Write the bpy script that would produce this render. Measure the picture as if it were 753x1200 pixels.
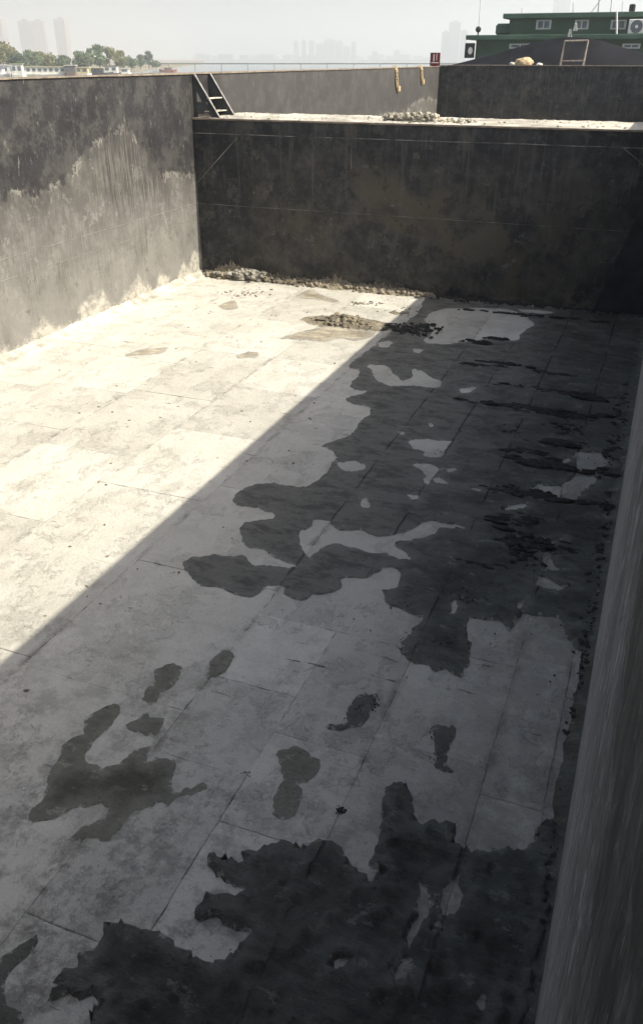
import bpy, bmesh, math, random
import numpy as np
from mathutils import Vector, Matrix, noise
from mathutils.geometry import delaunay_2d_cdt

for o in list(bpy.data.objects): bpy.data.objects.remove(o)
S = bpy.context.scene
COL = S.collection
rnd = random.Random(11)
R = math.radians

# ------------------------------------------------------------------ camera
F, YAW, PIT, ROL = 969.9, .3720, .5009, .0018      # focal length in photo pixels (753 x 1200)
CP = Vector((0, 0, 5.0))
fw = Vector((-math.sin(YAW)*math.cos(PIT), math.cos(YAW)*math.cos(PIT), -math.sin(PIT)))
rt0 = Vector((math.cos(YAW), math.sin(YAW), 0)); up0 = rt0.cross(fw)
rt = rt0*math.cos(ROL)+up0*math.sin(ROL); up = up0*math.cos(ROL)-rt0*math.sin(ROL)
cd = bpy.data.cameras.new('camera'); cam = bpy.data.objects.new('camera', cd); COL.objects.link(cam)
M4 = Matrix((rt, up, -fw)).transposed().to_4x4(); M4.translation = CP
cam.matrix_world = M4
cd.sensor_fit = 'VERTICAL'; cd.sensor_height = 36; cd.lens = F/1200*36
cd.clip_start = .05; cd.clip_end = 20000
S.camera = cam

def ray(px, py): return fw + rt*((px-376.5)/F) - up*((py-600)/F)
def on_z(px, py, z=0.0):
    d = ray(px, py); return CP + d*((z-CP.z)/d.z)
def on_y(px, py, y):
    d = ray(px, py); return CP + d*((y-CP.y)/d.y)
def at(px, py, D): return CP + ray(px, py)*D

# ------------------------------------------------------------------ sky, sun, exposure
SUN_EL, SUN_AZ = R(42.3), R(88.0)                   # azimuth clockwise from +Y
w = bpy.data.worlds.new('World'); S.world = w; w.use_nodes = True
nt = w.node_tree; nt.nodes.clear()
sk = nt.nodes.new('ShaderNodeTexSky'); sk.sky_type = 'NISHITA'; sk.sun_disc = False
sk.sun_elevation = SUN_EL; sk.sun_rotation = SUN_AZ; sk.air_density = .68; sk.dust_density = 4.0; sk.ozone_density = .5
bg = nt.nodes.new('ShaderNodeBackground'); bg.inputs['Strength'].default_value = .088
wo = nt.nodes.new('ShaderNodeOutputWorld')
nt.links.new(sk.outputs[0], bg.inputs[0]); nt.links.new(bg.outputs[0], wo.inputs[0])
sd = bpy.data.lights.new('sun', 'SUN'); sd.energy = 4.4; sd.angle = R(.53); sd.color = (1, .925, .775)
sun = bpy.data.objects.new('sun', sd); COL.objects.link(sun)
sv = Vector((math.sin(SUN_AZ)*math.cos(SUN_EL), math.cos(SUN_AZ)*math.cos(SUN_EL), math.sin(SUN_EL)))
sun.rotation_euler = sv.to_track_quat('Z', 'Y').to_euler(); sun.location = (20, 0, 30)
vs = S.view_settings; vs.view_transform = 'Standard'; vs.look = 'None'; vs.gamma = 1; vs.exposure = .96
S.cycles.volume_bounces = 2; S.cycles.max_bounces = 8; S.cycles.diffuse_bounces = 4

# ------------------------------------------------------------------ material tools
class NT:
    def __init__(s, name):
        s.m = bpy.data.materials.new(name); s.m.use_nodes = True; s.t = s.m.node_tree
        s.b = s.t.nodes['Principled BSDF']; s._p = None
    def n(s, k, **kw):
        x = s.t.nodes.new('ShaderNode'+k)
        for a, v in kw.items(): setattr(x, a, v)
        return x
    def l(s, a, b): s.t.links.new(a, b)
    def inp(s, sock, v):
        if isinstance(v, bpy.types.NodeSocket): s.l(v, sock)
        elif isinstance(v, (tuple, list)) and len(v) == 3 and sock.type == 'RGBA': sock.default_value = (*v, 1)
        else: sock.default_value = v
    def pos(s):
        if not s._p: s._p = s.n('NewGeometry').outputs['Position']
        return s._p
    def xyz(s):
        x = s.n('SeparateXYZ'); s.l(s.pos(), x.inputs[0]); return x.outputs
    def vec(s, a, b, c):
        x = s.n('CombineXYZ')
        for i, v in enumerate((a, b, c)): s.inp(x.inputs[i], v)
        return x.outputs[0]
    def math(s, op, a, b=0.0, c=0.0, clamp=False):
        x = s.n('Math', operation=op, use_clamp=clamp)
        s.inp(x.inputs[0], a); s.inp(x.inputs[1], b); s.inp(x.inputs[2], c); return x.outputs[0]
    def noise(s, scale, detail=4, rough=.55, vec=None, sc=None, dist=0.0):
        v = vec if vec is not None else s.pos()
        if sc:
            q = s.n('VectorMath', operation='MULTIPLY'); s.l(v, q.inputs[0]); q.inputs[1].default_value = sc; v = q.outputs[0]
        x = s.n('TexNoise'); s.l(v, x.inputs['Vector'])
        x.inputs['Scale'].default_value = scale; x.inputs['Detail'].default_value = detail
        x.inputs['Roughness'].default_value = rough; x.inputs['Distortion'].default_value = dist
        return x.outputs['Fac']
    def ss(s, v, a, b, lo=0.0, hi=1.0):
        x = s.n('MapRange', interpolation_type='SMOOTHSTEP')
        s.inp(x.inputs[0], v); x.inputs[1].default_value = a; x.inputs[2].default_value = b
        x.inputs[3].default_value = lo; x.inputs[4].default_value = hi; return x.outputs[0]
    def mix(s, f, a, b, mode='MIX'):
        x = s.n('Mix', data_type='RGBA', blend_type=mode)
        s.inp(x.inputs[0], f); s.inp(x.inputs[6], a); s.inp(x.inputs[7], b); return x.outputs[2]
    def curve(s, v, pts):
        x = s.n('FloatCurve'); s.inp(x.inputs['Value'], v)
        c = x.mapping.curves[0]; pts = sorted(pts)
        c.points[0].location = pts[0]; c.points[1].location = pts[-1]
        for p in pts[1:-1]: c.points.new(*p)
        for p in c.points: p.handle_type = 'VECTOR'
        x.mapping.update(); return x.outputs[0]
    def bump(s, h, strength=.3, dist=.02, prev=None):
        x = s.n('Bump'); x.inputs['Strength'].default_value = strength; x.inputs['Distance'].default_value = dist
        s.inp(x.inputs['Height'], h)
        if prev: s.l(prev, x.inputs['Normal'])
        return x.outputs[0]
    def out(s, col, rough=.8, nrm=None, metal=0.0, spec=.3):
        s.inp(s.b.inputs['Base Color'], col); s.inp(s.b.inputs['Roughness'], rough)
        s.b.inputs['Metallic'].default_value = metal; s.b.inputs['Specular IOR Level'].default_value = spec
        if nrm: s.l(nrm, s.b.inputs['Normal'])
        return s.m

def simple(name, col, rough=.7, var=.25, scale=3.0, metal=0.0, spec=.3, bump=.1):
    t = NT(name); n = t.noise(scale, 5, .6)
    c = t.mix(t.ss(n, .3, .7), tuple(v*(1-var) for v in col), tuple(min(1, v*(1+var)) for v in col))
    return t.out(c, rough, t.bump(t.noise(scale*12, 3), bump, .01) if bump else None, metal, spec)

SEAMS = [-.04, -.52, -1.468, -3.124, -4.85, -6.4, -7.95, -9.5]
def seam_mask(t, wide, thin, seams=SEAMS):
    """how close a point lies to one of the long plate joints (world x), slightly wavering"""
    x = t.math('ADD', t.xyz()[0], t.math('MULTIPLY', t.math('SUBTRACT', t.noise(4, 4), .5), .05)); m = None
    for sx in seams:
        k = t.ss(t.math('ABSOLUTE', t.math('ADD', x, -sx)), wide, thin); m = k if m is None else t.math('MAXIMUM', m, k)
    return m
def floor_mat(name='cement_crusted_plate', fill=False):
    t = NT(name)
    big = t.noise(.6, 5, .6); mid = t.noise(2.1, 9, .72); fine = t.noise(26, 6, .75); sm = t.noise(2.7, 7, .7, sc=(1.0, .45, 1))
    blot = t.noise(4.5, 8, .74); crust = t.noise(1.6, 9, .74, sc=(1, .8, 1))
    c = t.mix(t.ss(big, .35, .65), (.54, .525, .465), (.585, .57, .515))
    c = t.mix(t.ss(mid, .46, .62, 0, .36), c, (.42, .405, .355))
    cr = t.ss(crust, .545, .56)
    c = t.mix(t.math('MULTIPLY', cr, .3), c, (.38, .37, .335))
    c = t.mix(t.ss(sm, .56, .66, 0, .4), c, (.30, .29, .25))
    c = t.mix(t.ss(blot, .61, .67, 0, .42), c, (.20, .195, .17))
    c = t.mix(t.ss(fine, .58, .76, 0, .5), c, (.22, .21, .185))
    dirt = t.math('MULTIPLY', seam_mask(t, .075, .0), t.ss(t.noise(2.4, 7, .75), .46, .62))
    c = t.mix(t.math('MULTIPLY', dirt, .6), c, (.15, .145, .125))
    near_shade = t.math('MULTIPLY', t.ss(t.math('ADD', t.xyz()[1], t.math('MULTIPLY', big, 3)), 8.5, 3.5), t.ss(t.noise(3.1, 9, .76), .45, .60))   # light falloff towards this end of the hold, painted into the colour through noise
    c = t.mix(t.math('MULTIPLY', near_shade, .72), c, (.17, .165, .145))
    right_tone = t.math('MULTIPLY', t.ss(t.math('ADD', t.xyz()[0], t.math('MULTIPLY', mid, 1.6)), -1.6, .6), t.ss(t.noise(2.2, 9, .78), .36, .56, .45, 1))   # patchy floor colour, darker towards the right wall
    c = t.mix(t.math('MULTIPLY', right_tone, .62), c, (.20, .195, .175))
    pit = t.noise(75, 3, .6); c = t.mix(t.math('MULTIPLY', t.ss(pit, .64, .70), t.ss(mid, .42, .55)), c, (.13, .12, .105))
    oi = t.n('ObjectInfo').outputs['Random']
    c = t.mix(1.0, c, t.vec(*[t.ss(oi, 0, 1, .86, 1.03)]*3), 'MULTIPLY')
    g = t.noise(3.0, 5, .6, sc=(.5, 3.0, 1)); gm = t.noise(1.1, 2)
    gf = t.math('MULTIPLY', t.ss(g, .66, .69), t.ss(gm, .46, .54), clamp=True)
    c = t.mix(t.math('MULTIPLY', gf, .8), c, (.10, .095, .08))
    if fill: c = t.mix(t.ss(t.noise(2.6, 7, .75), .40, .56), (.12, .115, .10), c)
    n1 = t.bump(mid, .8, .05); n2 = t.bump(fine, .75, .014, n1); n3 = t.bump(t.math('SUBTRACT', cr, gf), .7, .008, n2)
    return t.out(c, .88, n3, 0, .15)

def mud_mat(name, col, wet=.55, rel=.8, seams=False, film=False):
    """film: sheets carry 'thick' (0 at the rim, 1 inside): thin mud dries paler than deep mud"""
    t = NT(name)
    a = t.noise(.9, 7, .68); b = t.noise(11, 7, .74); d = t.noise(60, 4, .7); e = t.noise(3.0, 8, .72, sc=(.75, 1.5, 1))
    c = t.mix(t.ss(a, .38, .62), tuple(v*.70 for v in col), tuple(v*1.22 for v in col))
    if seams:
        X_ = t.xyz(); dry = t.math('MULTIPLY', t.ss(t.math('ADD', X_[0], t.math('MULTIPLY', t.noise(1.3, 7, .7), 2.6)), .3, -1.5), t.ss(X_[1], 4.6, 6.6))
        c = t.mix(t.math('MULTIPLY', dry, .85), c, t.mix(t.ss(e, .42, .58), (.235, .23, .205), (.17, .167, .15)))
    c = t.mix(t.ss(e, .50, .60, 0, .5), c, t.mix(.55, c, (.02, .02, .019)))
    c = t.mix(t.ss(e, .45, .39, 0, .4), c, tuple(v*1.8 for v in col))
    c = t.mix(t.ss(b, .54, .70, 0, .6), c, t.mix(.5, c, (.02, .02, .019)))
    c = t.mix(t.ss(d, .6, .8, 0, .35), c, tuple(v*1.9 for v in col))
    if film:
        at_ = t.n('Attribute', attribute_name='thick').outputs['Fac']
        th = t.math('ADD', at_, t.math('MULTIPLY', t.math('SUBTRACT', t.noise(6, 8, .75), .5), 1.5))
        c = t.mix(t.ss(th, .10, .75, .4, 0), c, tuple(min(.34, v*2.0+.05) for v in col))
        th2 = t.math('ADD', at_, t.math('MULTIPLY', t.math('SUBTRACT', t.noise(8, 10, .82), .5), 1.25))
        c = t.mix(t.ss(th2, .015, .05, .9, 0), c, (.43, .42, .375))       # floor showing through the ragged rim
    fl_ = t.noise(4.5, 10, .8, sc=(.8, 1.3, 1)); c = t.mix(t.ss(fl_, .585, .61, 0, .6), c, tuple(min(.4, v*2.6) for v in col)); c = t.mix(t.ss(fl_, .40, .38, 0, .6), c, tuple(v*.4 for v in col))
    h = t.math('ADD', b, t.math('MULTIPLY', e, 2.2))
    if seams:                                        # the mud sags into the plate joints below it
        m = t.math('MULTIPLY', seam_mask(t, .020, .003, (-.52, -1.468, -3.124, -2.3)), t.ss(t.noise(1.6, 3), .40, .58))
        c = t.mix(t.math('MULTIPLY', m, .5), c, tuple(v*.35 for v in col)); h = t.math('SUBTRACT', h, m)
    n1 = t.bump(h, .85*rel, .05); n2 = t.bump(d, .5*rel, .01, n1)
    return t.out(c, t.ss(a, .3, .7, wet, wet+.25), n2, 0, .22)

def bulk_mat():
    """black steel bulkhead: mottled brown grime, faint runs from the top, dull patches"""
    t = NT('black_bulkhead_steel'); X = t.xyz(); u, z = X[0], X[2]
    P2 = t.vec(u, z, 3.3); big = t.noise(.55, 5, .6, vec=P2, dist=.5); mid = t.noise(2.6, 7, .7, vec=P2); run = t.noise(1, 6, .7, vec=P2, sc=(13, .5, 1)); run2 = t.noise(1, 5, .7, vec=P2, sc=(40, 1.6, 1)); spk = t.noise(22, 5, .7, vec=P2)
    c = t.mix(t.ss(mid, .35, .65), (.012, .014, .018), (.042, .043, .046))
    zone = t.math('MULTIPLY', t.ss(z, 3.5, 2.2), t.ss(t.math('ABSOLUTE', t.math('ADD', u, 5.2)), 6.0, 1.0))
    c = t.mix(t.math('MULTIPLY', t.math('MULTIPLY', zone, t.ss(big, .38, .56)), .95, clamp=True), c, (.080, .073, .056))
    c = t.mix(t.ss(mid, .56, .72, 0, .5), c, (.085, .078, .065))
    c = t.mix(t.math('MULTIPLY', t.ss(run, .54, .70), t.ss(z, 1.2, 3.6, .25, .7)), c, (.10, .097, .09))
    c = t.mix(t.math('MULTIPLY', t.ss(run2, .58, .70), t.ss(mid, .45, .6, 0, .55)), c, (.15, .145, .13))
    c = t.mix(t.ss(spk, .64, .72, 0, .5), c, (.13, .12, .10))
    c = t.mix(t.ss(t.noise(3, 5, .7, vec=t.vec(u, z, 12)), .62, .68, 0, .6), c, (.013, .013, .015))
    c = t.mix(t.math('MULTIPLY', t.ss(z, .6, .05), t.ss(mid, .42, .6, 0, .7)), c, (.12, .11, .085))
    fk = t.noise(1.5, 11, .8, vec=P2, sc=(1, .8, 1)); fk2 = t.noise(2.2, 11, .82, vec=t.vec(u, z, 31))
    c = t.mix(t.ss(fk, .555, .58, 0, .6), c, (.080, .077, .066)); c = t.mix(t.ss(fk, .45, .43, 0, .6), c, (.017, .018, .021))
    c = t.mix(t.ss(fk2, .60, .61, 0, .55), c, (.14, .135, .12))
    n1 = t.bump(big, .3, .04); n2 = t.bump(mid, .35, .015, n1); n3 = t.bump(spk, .3, .005, n2)
    return t.out(c, t.ss(big, .3, .7, .5, .8), n3, 0, .3)

def wall_mat(name, axis, knots, base_knots, paint, residue, pale, dust_from=21.0, res_amt=.9, fr=1.0):
    """painted steel with a crust of dried cement slurry below a wavy tide line"""
    t = NT(name); X = t.xyz(); u = X[axis]; z = X[2]
    un = t.math('DIVIDE', t.math('ADD', u, 12), 60); zz = t.vec(u, z, 0)
    P2 = t.vec(u, z, 3.3)
    line = t.math('MULTIPLY', t.curve(un, [((k+12)/60, v/5) for k, v in knots]), 5)
    wob = t.noise(2.2, 6, .65, vec=P2); streak = t.noise(1, 5, .65, vec=P2, sc=(11*fr, .55, 1)); streak2 = t.noise(1, 6, .7, vec=P2, sc=(34*fr, 1.1*fr, 1))
    d = t.math('SUBTRACT', line, z)
    d = t.math('ADD', d, t.math('MULTIPLY', t.math('SUBTRACT', t.noise(1.6, 10, .78, vec=P2), .5), 1.3))
    zone = t.math('MULTIPLY', t.ss(u, 15.0, 16.0), t.ss(u, 18.6, 17.6)) if axis == 1 and dust_from < 99 else .4
    amp = t.math('ADD', t.math('MULTIPLY', zone, .7), .35)
    d = t.math('ADD', d, t.math('MULTIPLY', t.math('SUBTRACT', streak, .5), amp))
    d = t.math('ADD', d, t.math('MULTIPLY', t.math('SUBTRACT', t.noise(9, 5, .7, vec=P2), .5), .22))
    soft = t.math('ADD', d, t.math('MULTIPLY', t.math('SUBTRACT', t.noise(7, 11, .84, vec=P2), .5), 2.0))
    rm = t.math('ADD', t.ss(d, -.03, .06, 0, .45*res_amt), t.ss(soft, -.35, .55, 0, .55*res_amt))
    grime = t.noise(1.3, 5, .6, vec=P2)
    p = t.mix(t.ss(grime, .3, .7), tuple(v*.8 for v in paint), tuple(v*1.25 for v in paint))
    p = t.mix(t.ss(streak, .56, .72, 0, .45), p, tuple(min(1, v*.45) for v in residue))
    p = t.mix(t.ss(t.noise(1.7, 9, .78, vec=P2), .46, .60, 0, .55), p, tuple(v*.48 for v in residue))
    p = t.mix(t.ss(t.noise(2.4, 9, .78, vec=P2), .40, .34, 0, .6), p, tuple(v*.55 for v in paint))
    sp = t.noise(8, 5, .68, vec=P2, sc=(1.5, .5, 1)); sp2 = t.noise(30, 4, .7, vec=P2, sc=(1.4, .5, 1))
    p = t.mix(t.ss(sp2, .60, .70, 0, .55), p, tuple(v*.6 for v in residue))
    p = t.mix(t.ss(sp, .63, .68, 0, .8), p, tuple(v*.85 for v in residue))
    rs = t.noise(1.4, 4, .7, vec=t.vec(u, z, 9)); rs2 = t.noise(7, 3, .6, vec=t.vec(u, z, 5))
    p = t.mix(t.math('MULTIPLY', t.ss(rs, .6, .68), t.ss(rs2, .6, .68, 0, .7 if fr == 1 else .15)), p, (.16, .065, .035))
    p = t.mix(t.ss(u, dust_from-.5, dust_from+.5, 0, .38) if dust_from < 99 else 0.0, p, tuple(v*.62 for v in residue))
    r = t.mix(t.ss(wob, .35, .65), tuple(v*.78 for v in residue), tuple(v*1.12 for v in residue))
    r = t.mix(t.ss(streak2, .48, .64, 0, .7), r, tuple(v*.36 for v in residue))
    r = t.mix(t.ss(streak, .50, .66, 0, .55), r, tuple(v*.45 for v in residue))
    r = t.mix(t.ss(t.noise(4, 7, .7, vec=P2), .5, .62, 0, .5), r, tuple(v*.5 for v in residue))
    r = t.mix(t.ss(sp2, .58, .68, 0, .4), r, tuple(min(1, v*1.5) for v in residue))
    # paler towards the bottom where the slurry lay longest
    r = t.mix(t.math('MULTIPLY', t.ss(z, 2.6, .4), t.ss(grime, .3, .6, .2, .85)), r, tuple(min(1, v*1.28) for v in residue))
    r = t.mix(t.math('MULTIPLY', t.ss(z, 1.0, 3.3), t.ss(wob, .62, .38, .45, 1)), r, tuple(v*.48 for v in residue))
    fk = t.noise(2.6, 11, .8, vec=P2, sc=(1, .8, 1)); fk2 = t.noise(4.2, 11, .82, vec=t.vec(u, z, 21), sc=(1.3, .7, 1))
    r = t.mix(t.ss(fk, .565, .58, 0, .55), r, tuple(min(1, v*1.45) for v in residue))
    r = t.mix(t.ss(fk2, .585, .60, 0, .6), r, tuple(v*.42 for v in residue))
    if fr == 1:
        dr = t.math('MULTIPLY', t.math('MULTIPLY', t.ss(streak2, .47, .53), zone), t.ss(z, 1.7, 2.6)); r = t.mix(t.math('MULTIPLY', dr, .85), r, (.04, .038, .037))
    p = t.mix(t.ss(fk2, .60, .615, 0, .5), p, tuple(v*.5 for v in residue))
    c = t.mix(rm, p, r)
    # thin pale rim along the tide line
    rim = t.math('SUBTRACT', t.ss(d, -.05, .01), t.ss(d, .02, .10))
    c = t.mix(t.math('MULTIPLY', t.math('MULTIPLY', rim, t.ss(wob, .44, .60)), .40, clamp=True), c, pale)
    bl = t.math('MULTIPLY', t.curve(un, [((k+12)/60, v/2) for k, v in base_knots]), 2)
    bd = t.math('ADD', t.math('SUBTRACT', bl, z), t.math('MULTIPLY', t.math('SUBTRACT', t.noise(5, 7, .7, vec=P2), .54), .75))
    bm = t.math('MULTIPLY', t.ss(bd, -.10, .14), t.ss(t.noise(6, 8, .75, vec=P2), .36, .56, .15, .9))
    c = t.mix(bm, c, pale)
    if fr != 1:                                      # coarse trowelled grain on the wall next to the viewer
        gr = t.noise(1, 8, .75, vec=P2, sc=(26, 2.2, 1)); gr2 = t.noise(18, 8, .8, vec=P2)
        c = t.mix(t.ss(gr, .48, .60, 0, .65), c, t.mix(.55, c, (.01, .01, .01))); c = t.mix(t.ss(gr, .42, .34, 0, .4), c, (.33, .33, .325)); c = t.mix(t.ss(gr2, .52, .60, 0, .55), c, (.05, .052, .05))
        streak2 = gr
    n1 = t.bump(t.math('ADD', t.noise(3, 4, vec=P2), streak2), .4 if fr == 1 else .9, .03); n2 = t.bump(t.math('ADD', rm, bm), .5, .012, n1)
    n3 = t.bump(t.noise(45, 4, .7), .25, .006, n2)
    return t.out(c, t.ss(rm, 0, 1, .55, .85), n3, 0, .3)

M = {}
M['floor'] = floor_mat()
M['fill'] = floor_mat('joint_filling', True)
M['mud'] = mud_mat('dark_wet_mud', (.102, .106, .090), .6, 1.1, True, True)
M['mud_thin'] = mud_mat('olive_damp_mud', (.150, .150, .118), .65, .9, False, True)
M['mud_tan'] = mud_mat('dry_tan_mud', (.36, .325, .25), .85, .7, False, True)
M['clod'] = mud_mat('crumbled_mud', (.25, .22, .165), .85, 1.0)
M['clod_dark'] = mud_mat('crumbled_dark_mud', (.050, .050, .046), .8, 1.0)
M['rubble_pale'] = mud_mat('pale_rubble', (.40, .37, .30), .9, 1.0); M['fillet'] = mud_mat('greenish_slurry_fillet', (.15, .155, .13), .75, 1.2); M['clod_grey'] = mud_mat('grey_caked_mud', (.28, .265, .23), .9, 1.0)
M['cement'] = mud_mat('dried_cement', (.54, .51, .44), .85, .8)
M['cement'].name = 'dried_cement'
LK = [(-12, 3.1), (0, 3.3), (6, 3.2), (10, 2.9), (12.5, 2.8), (13.9, 2.78), (14.5, 2.95), (15.1, 3.2), (15.9, 3.5), (16.8, 3.75), (17.4, 3.1), (18.0, 2.6), (19.3, 2.55), (21, 2.4), (30, 2.4), (35, 3.1), (36, 2.9), (38, 3.0), (39.5, 3.3), (41.5, 3.45), (43.4, 3.2), (48, 2)]
BK = [(-12, .1), (10, .1), (11.6, .5), (12.2, .15), (12.6, .2), (13.0, .55), (13.4, .3), (13.7, .15), (14.0, .1), (14.4, .5), (15.2, .55), (15.3, .1), (15.7, .15), (16.0, .35), (16.6, .55), (17.0, .3), (17.3, .12), (17.6, .6), (17.9, .2), (18.3, .1), (18.6, .6), (18.9, .3), (19.2, .65), (19.6, .6), (30, .2), (48, .2)]
M['wall_side'] = wall_mat('slurry_stained_steel', 1, LK, BK, (.024, .023, .026), (.168, .164, .153), (.40, .385, .34))
M['wall_right'] = wall_mat('shaded_side_steel', 1, [(-12, 3.2), (0, 3.3), (1.5, 3.25), (3, 3.5), (8, 3.2), (48, 3)], [(-12, -.3), (0, -.3), (19, -.3), (48, -.3)], (.026, .028, .030), (.36, .365, .36), (.40, .40, .39), 99, .95, .28)
M['wall_bulk'] = bulk_mat()
M['rim'] = simple('rusty_dusty_rim', (.21, .175, .14), .8, .35, 4)
M['weld'] = simple('pale_weld_bead', (.15, .142, .13), .7, .8, 2.2); M['flange'] = simple('worn_flange_edge', (.20, .19, .18), .7, .3, 9)
M['gusset'] = simple('wet_black_steel', (.022, .023, .026), .6, .4, 2.5)
M['bracket'] = simple('dark_bracket_steel', (.045, .05, .055), .6, .35, 3)
M['hull'] = simple('barge_hull_paint', (.05, .05, .055), .6, .3, 1)

# ------------------------------------------------------------------ object tools
def link(o, parent=None):
    COL.objects.link(o)
    if parent is not None: o.parent = parent
    return o
def obj(name, bm, mat, parent=None, smooth=False):
    me = bpy.data.meshes.new(name)
    if isinstance(bm, tuple): me.from_pydata(bm[0], [], bm[1])
    else: bm.to_mesh(me); bm.free()
    if smooth: me.polygons.foreach_set('use_smooth', [True]*len(me.polygons))
    me.materials.append(M[mat] if isinstance(mat, str) else mat)
    return link(bpy.data.objects.new(name, me), parent)
def tag(o, label=None, cat=None, group=None, kind=None):
    if label: o['label'] = label
    if cat: o['category'] = cat
    if group: o['group'] = group
    if kind: o['kind'] = kind
    return o
def empty(name, loc, label=None, cat=None, group=None, rz=0):
    o = bpy.data.objects.new(name, None); o.location = loc; o.rotation_euler.z = rz; o.empty_display_size = .2
    COL.objects.link(o); return tag(o, label, cat, group)
def box(bm, a, b, rot=None, bevel=0):
    a = Vector(a); b = Vector(b); c = (a+b)/2; s = b-a
    m = Matrix.Translation(c) @ (rot or Matrix.Identity(4)) @ Matrix.Diagonal((abs(s.x), abs(s.y), abs(s.z), 1))
    r = bmesh.ops.create_cube(bm, size=1, matrix=m)
    if bevel:
        es = list({e for v in r['verts'] for e in v.link_edges})
        bmesh.ops.bevel(bm, geom=es, offset=bevel, segments=1, affect='EDGES')
    return bm
def bx(a, b, bevel=0): return box(bmesh.new(), a, b, None, bevel)
def bar(bm, p, q, r, n=6, r2=None):
    p = Vector(p); q = Vector(q); d = q-p
    m = Matrix.Translation((p+q)/2) @ d.to_track_quat('Z', 'Y').to_matrix().to_4x4()
    bmesh.ops.create_cone(bm, cap_ends=True, segments=n, radius1=r, radius2=r if r2 is None else r2, depth=d.length, matrix=m)
    return bm
def prism(bm, pts, d):
    """planar polygon extruded by vector d"""
    d = Vector(d); a = [bm.verts.new(p) for p in pts]; b = [bm.verts.new(Vector(p)+d) for p in pts]
    bm.faces.new(a); bm.faces.new(b[::-1]); n = len(pts)
    for i in range(n): bm.faces.new((a[i], b[i], b[(i+1) % n], a[(i+1) % n]))
    bmesh.ops.recalc_face_normals(bm, faces=bm.faces[:]); return bm
def fbm(x, y, z=0.0, o=4):
    return noise.fractal(Vector((x, y, z)), .9, 2.1, o)

# ------------------------------------------------------------------ the setting: hold floor
XL, XR, YB, HW, HB = -11.04, .144, 19.62, 4.70, 3.75
Y0 = .36                                            # near bulkhead under the viewer
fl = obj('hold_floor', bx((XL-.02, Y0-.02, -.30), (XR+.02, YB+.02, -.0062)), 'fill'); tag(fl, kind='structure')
def plate_mesh(x0, x1, y0, y1):
    g = .003; x0 += g; x1 -= g; y0 += g; y1 -= g; pts = []; cx0 = rnd.random()*50
    def edge(a, b):
        n = max(3, int((Vector(b)-Vector(a)).length/.09))
        for i in range(n):
            t = i/n; x = a[0]+(b[0]-a[0])*t; y = a[1]+(b[1]-a[1])*t
            j = .011 if i else .004
            pts.append((x+noise.noise(Vector((x*9, y*9, 1+cx0)))*j, y+noise.noise(Vector((x*9, y*9, 7+cx0)))*j))
    edge((x0, y0), (x1, y0)); edge((x1, y0), (x1, y1)); edge((x1, y1), (x0, y1)); edge((x0, y1), (x0, y0))
    cx = (x0+x1)/2; cy = (y0+y1)/2; n = len(pts)
    tz = rnd.uniform(-.0045, .0015)
    def zz(x, y): return tz + .0006*fbm(x*2, y*2)
    V = [(x, y, -.018) for x, y in pts] + [(x, y, zz(x, y)-.003) for x, y in pts]
    s = .99
    V += [(cx+(x-cx)*s, cy+(y-cy)*s, zz(x, y)) for x, y in pts]
    Fc = []
    for i in range(n):
        j = (i+1) % n
        Fc += [(i, j, n+j, n+i), (n+i, n+j, 2*n+j, 2*n+i)]
    Fc.append(tuple(range(2*n, 3*n)))
    return V, Fc
cols = [(-.04, XR, [Y0, 3.2, 6.1, 9.4, 12.5, 16, YB]), (-.52, -.04, [Y0, 2.1, 4.72, 6.55, 9.0, 11.6, 14.0, 16.6, YB]), (-1.468, -.52, [Y0, 2.9, 5.0, 6.35, 8.2, 10.4, 12.9, 15.2, 17.6, YB]),
        (-2.28, -1.468, [Y0, 2.2, 3.75, 4.75, 6.26]), (-3.124, -2.28, [Y0, 2.6, 4.2, 5.22, 6.26]), (-3.124, -1.468, [6.26, 8.72, 11.2, 13.5, 15.9, 18.1, YB])]
xs = [-3.124, -4.85, -6.4, -7.95, -9.5, XL]
for k in range(5):
    ys = [Y0]; y = rnd.uniform(1.8, 3.1)
    if k == 0: y = 2.3
    while y < YB-1: ys.append(y); y += rnd.choice([1.7, 2.0, 2.4])
    ys.append(YB); cols.append((xs[k+1], xs[k], ys))
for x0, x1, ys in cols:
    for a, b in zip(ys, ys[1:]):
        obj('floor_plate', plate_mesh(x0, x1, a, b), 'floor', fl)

# ------------------------------------------------------------------ walls
def plated_wall(root, axis, pos, side, u0, u1, zs, ucuts, mat, th=.02, z_seed=0):
    """skin of steel plates standing 'th' proud of the backing, facing 'side' along the other axis"""
    for zi, (za, zb) in enumerate(zip(zs, zs[1:])):
        cu = [u0]+[c for c in ucuts[zi % len(ucuts)] if u0 < c < u1]+[u1]
        for ua, ub in zip(cu, cu[1:]):
            g = .0012; off = rnd.uniform(0, .0012)
            p0 = pos - side*(th) ; p1 = pos + side*off
            lo, hi = min(p0, p1), max(p0, p1)
            if axis == 1: b = bx((lo, ua+g, za+g), (hi, ub-g, zb-g), .0015)
            else: b = bx((ua+g, lo, za+g), (ub-g, hi, zb-g), .0015)
            obj('steel_plate', b, mat, root)

def weld(root, p, q, r=.008):
    n = max(2, int((Vector(q)-Vector(p)).length/.5)); b = bmesh.new()
    P = [Vector(p).lerp(Vector(q), i/n)+Vector((0, 0, rnd.uniform(-.004, .004))) for i in range(n+1)]
    for a, c in zip(P, P[1:]): bar(b, a, c, r*rnd.uniform(.7, 1.2), 5)
    return obj('weld_bead', b, 'weld', root)

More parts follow.
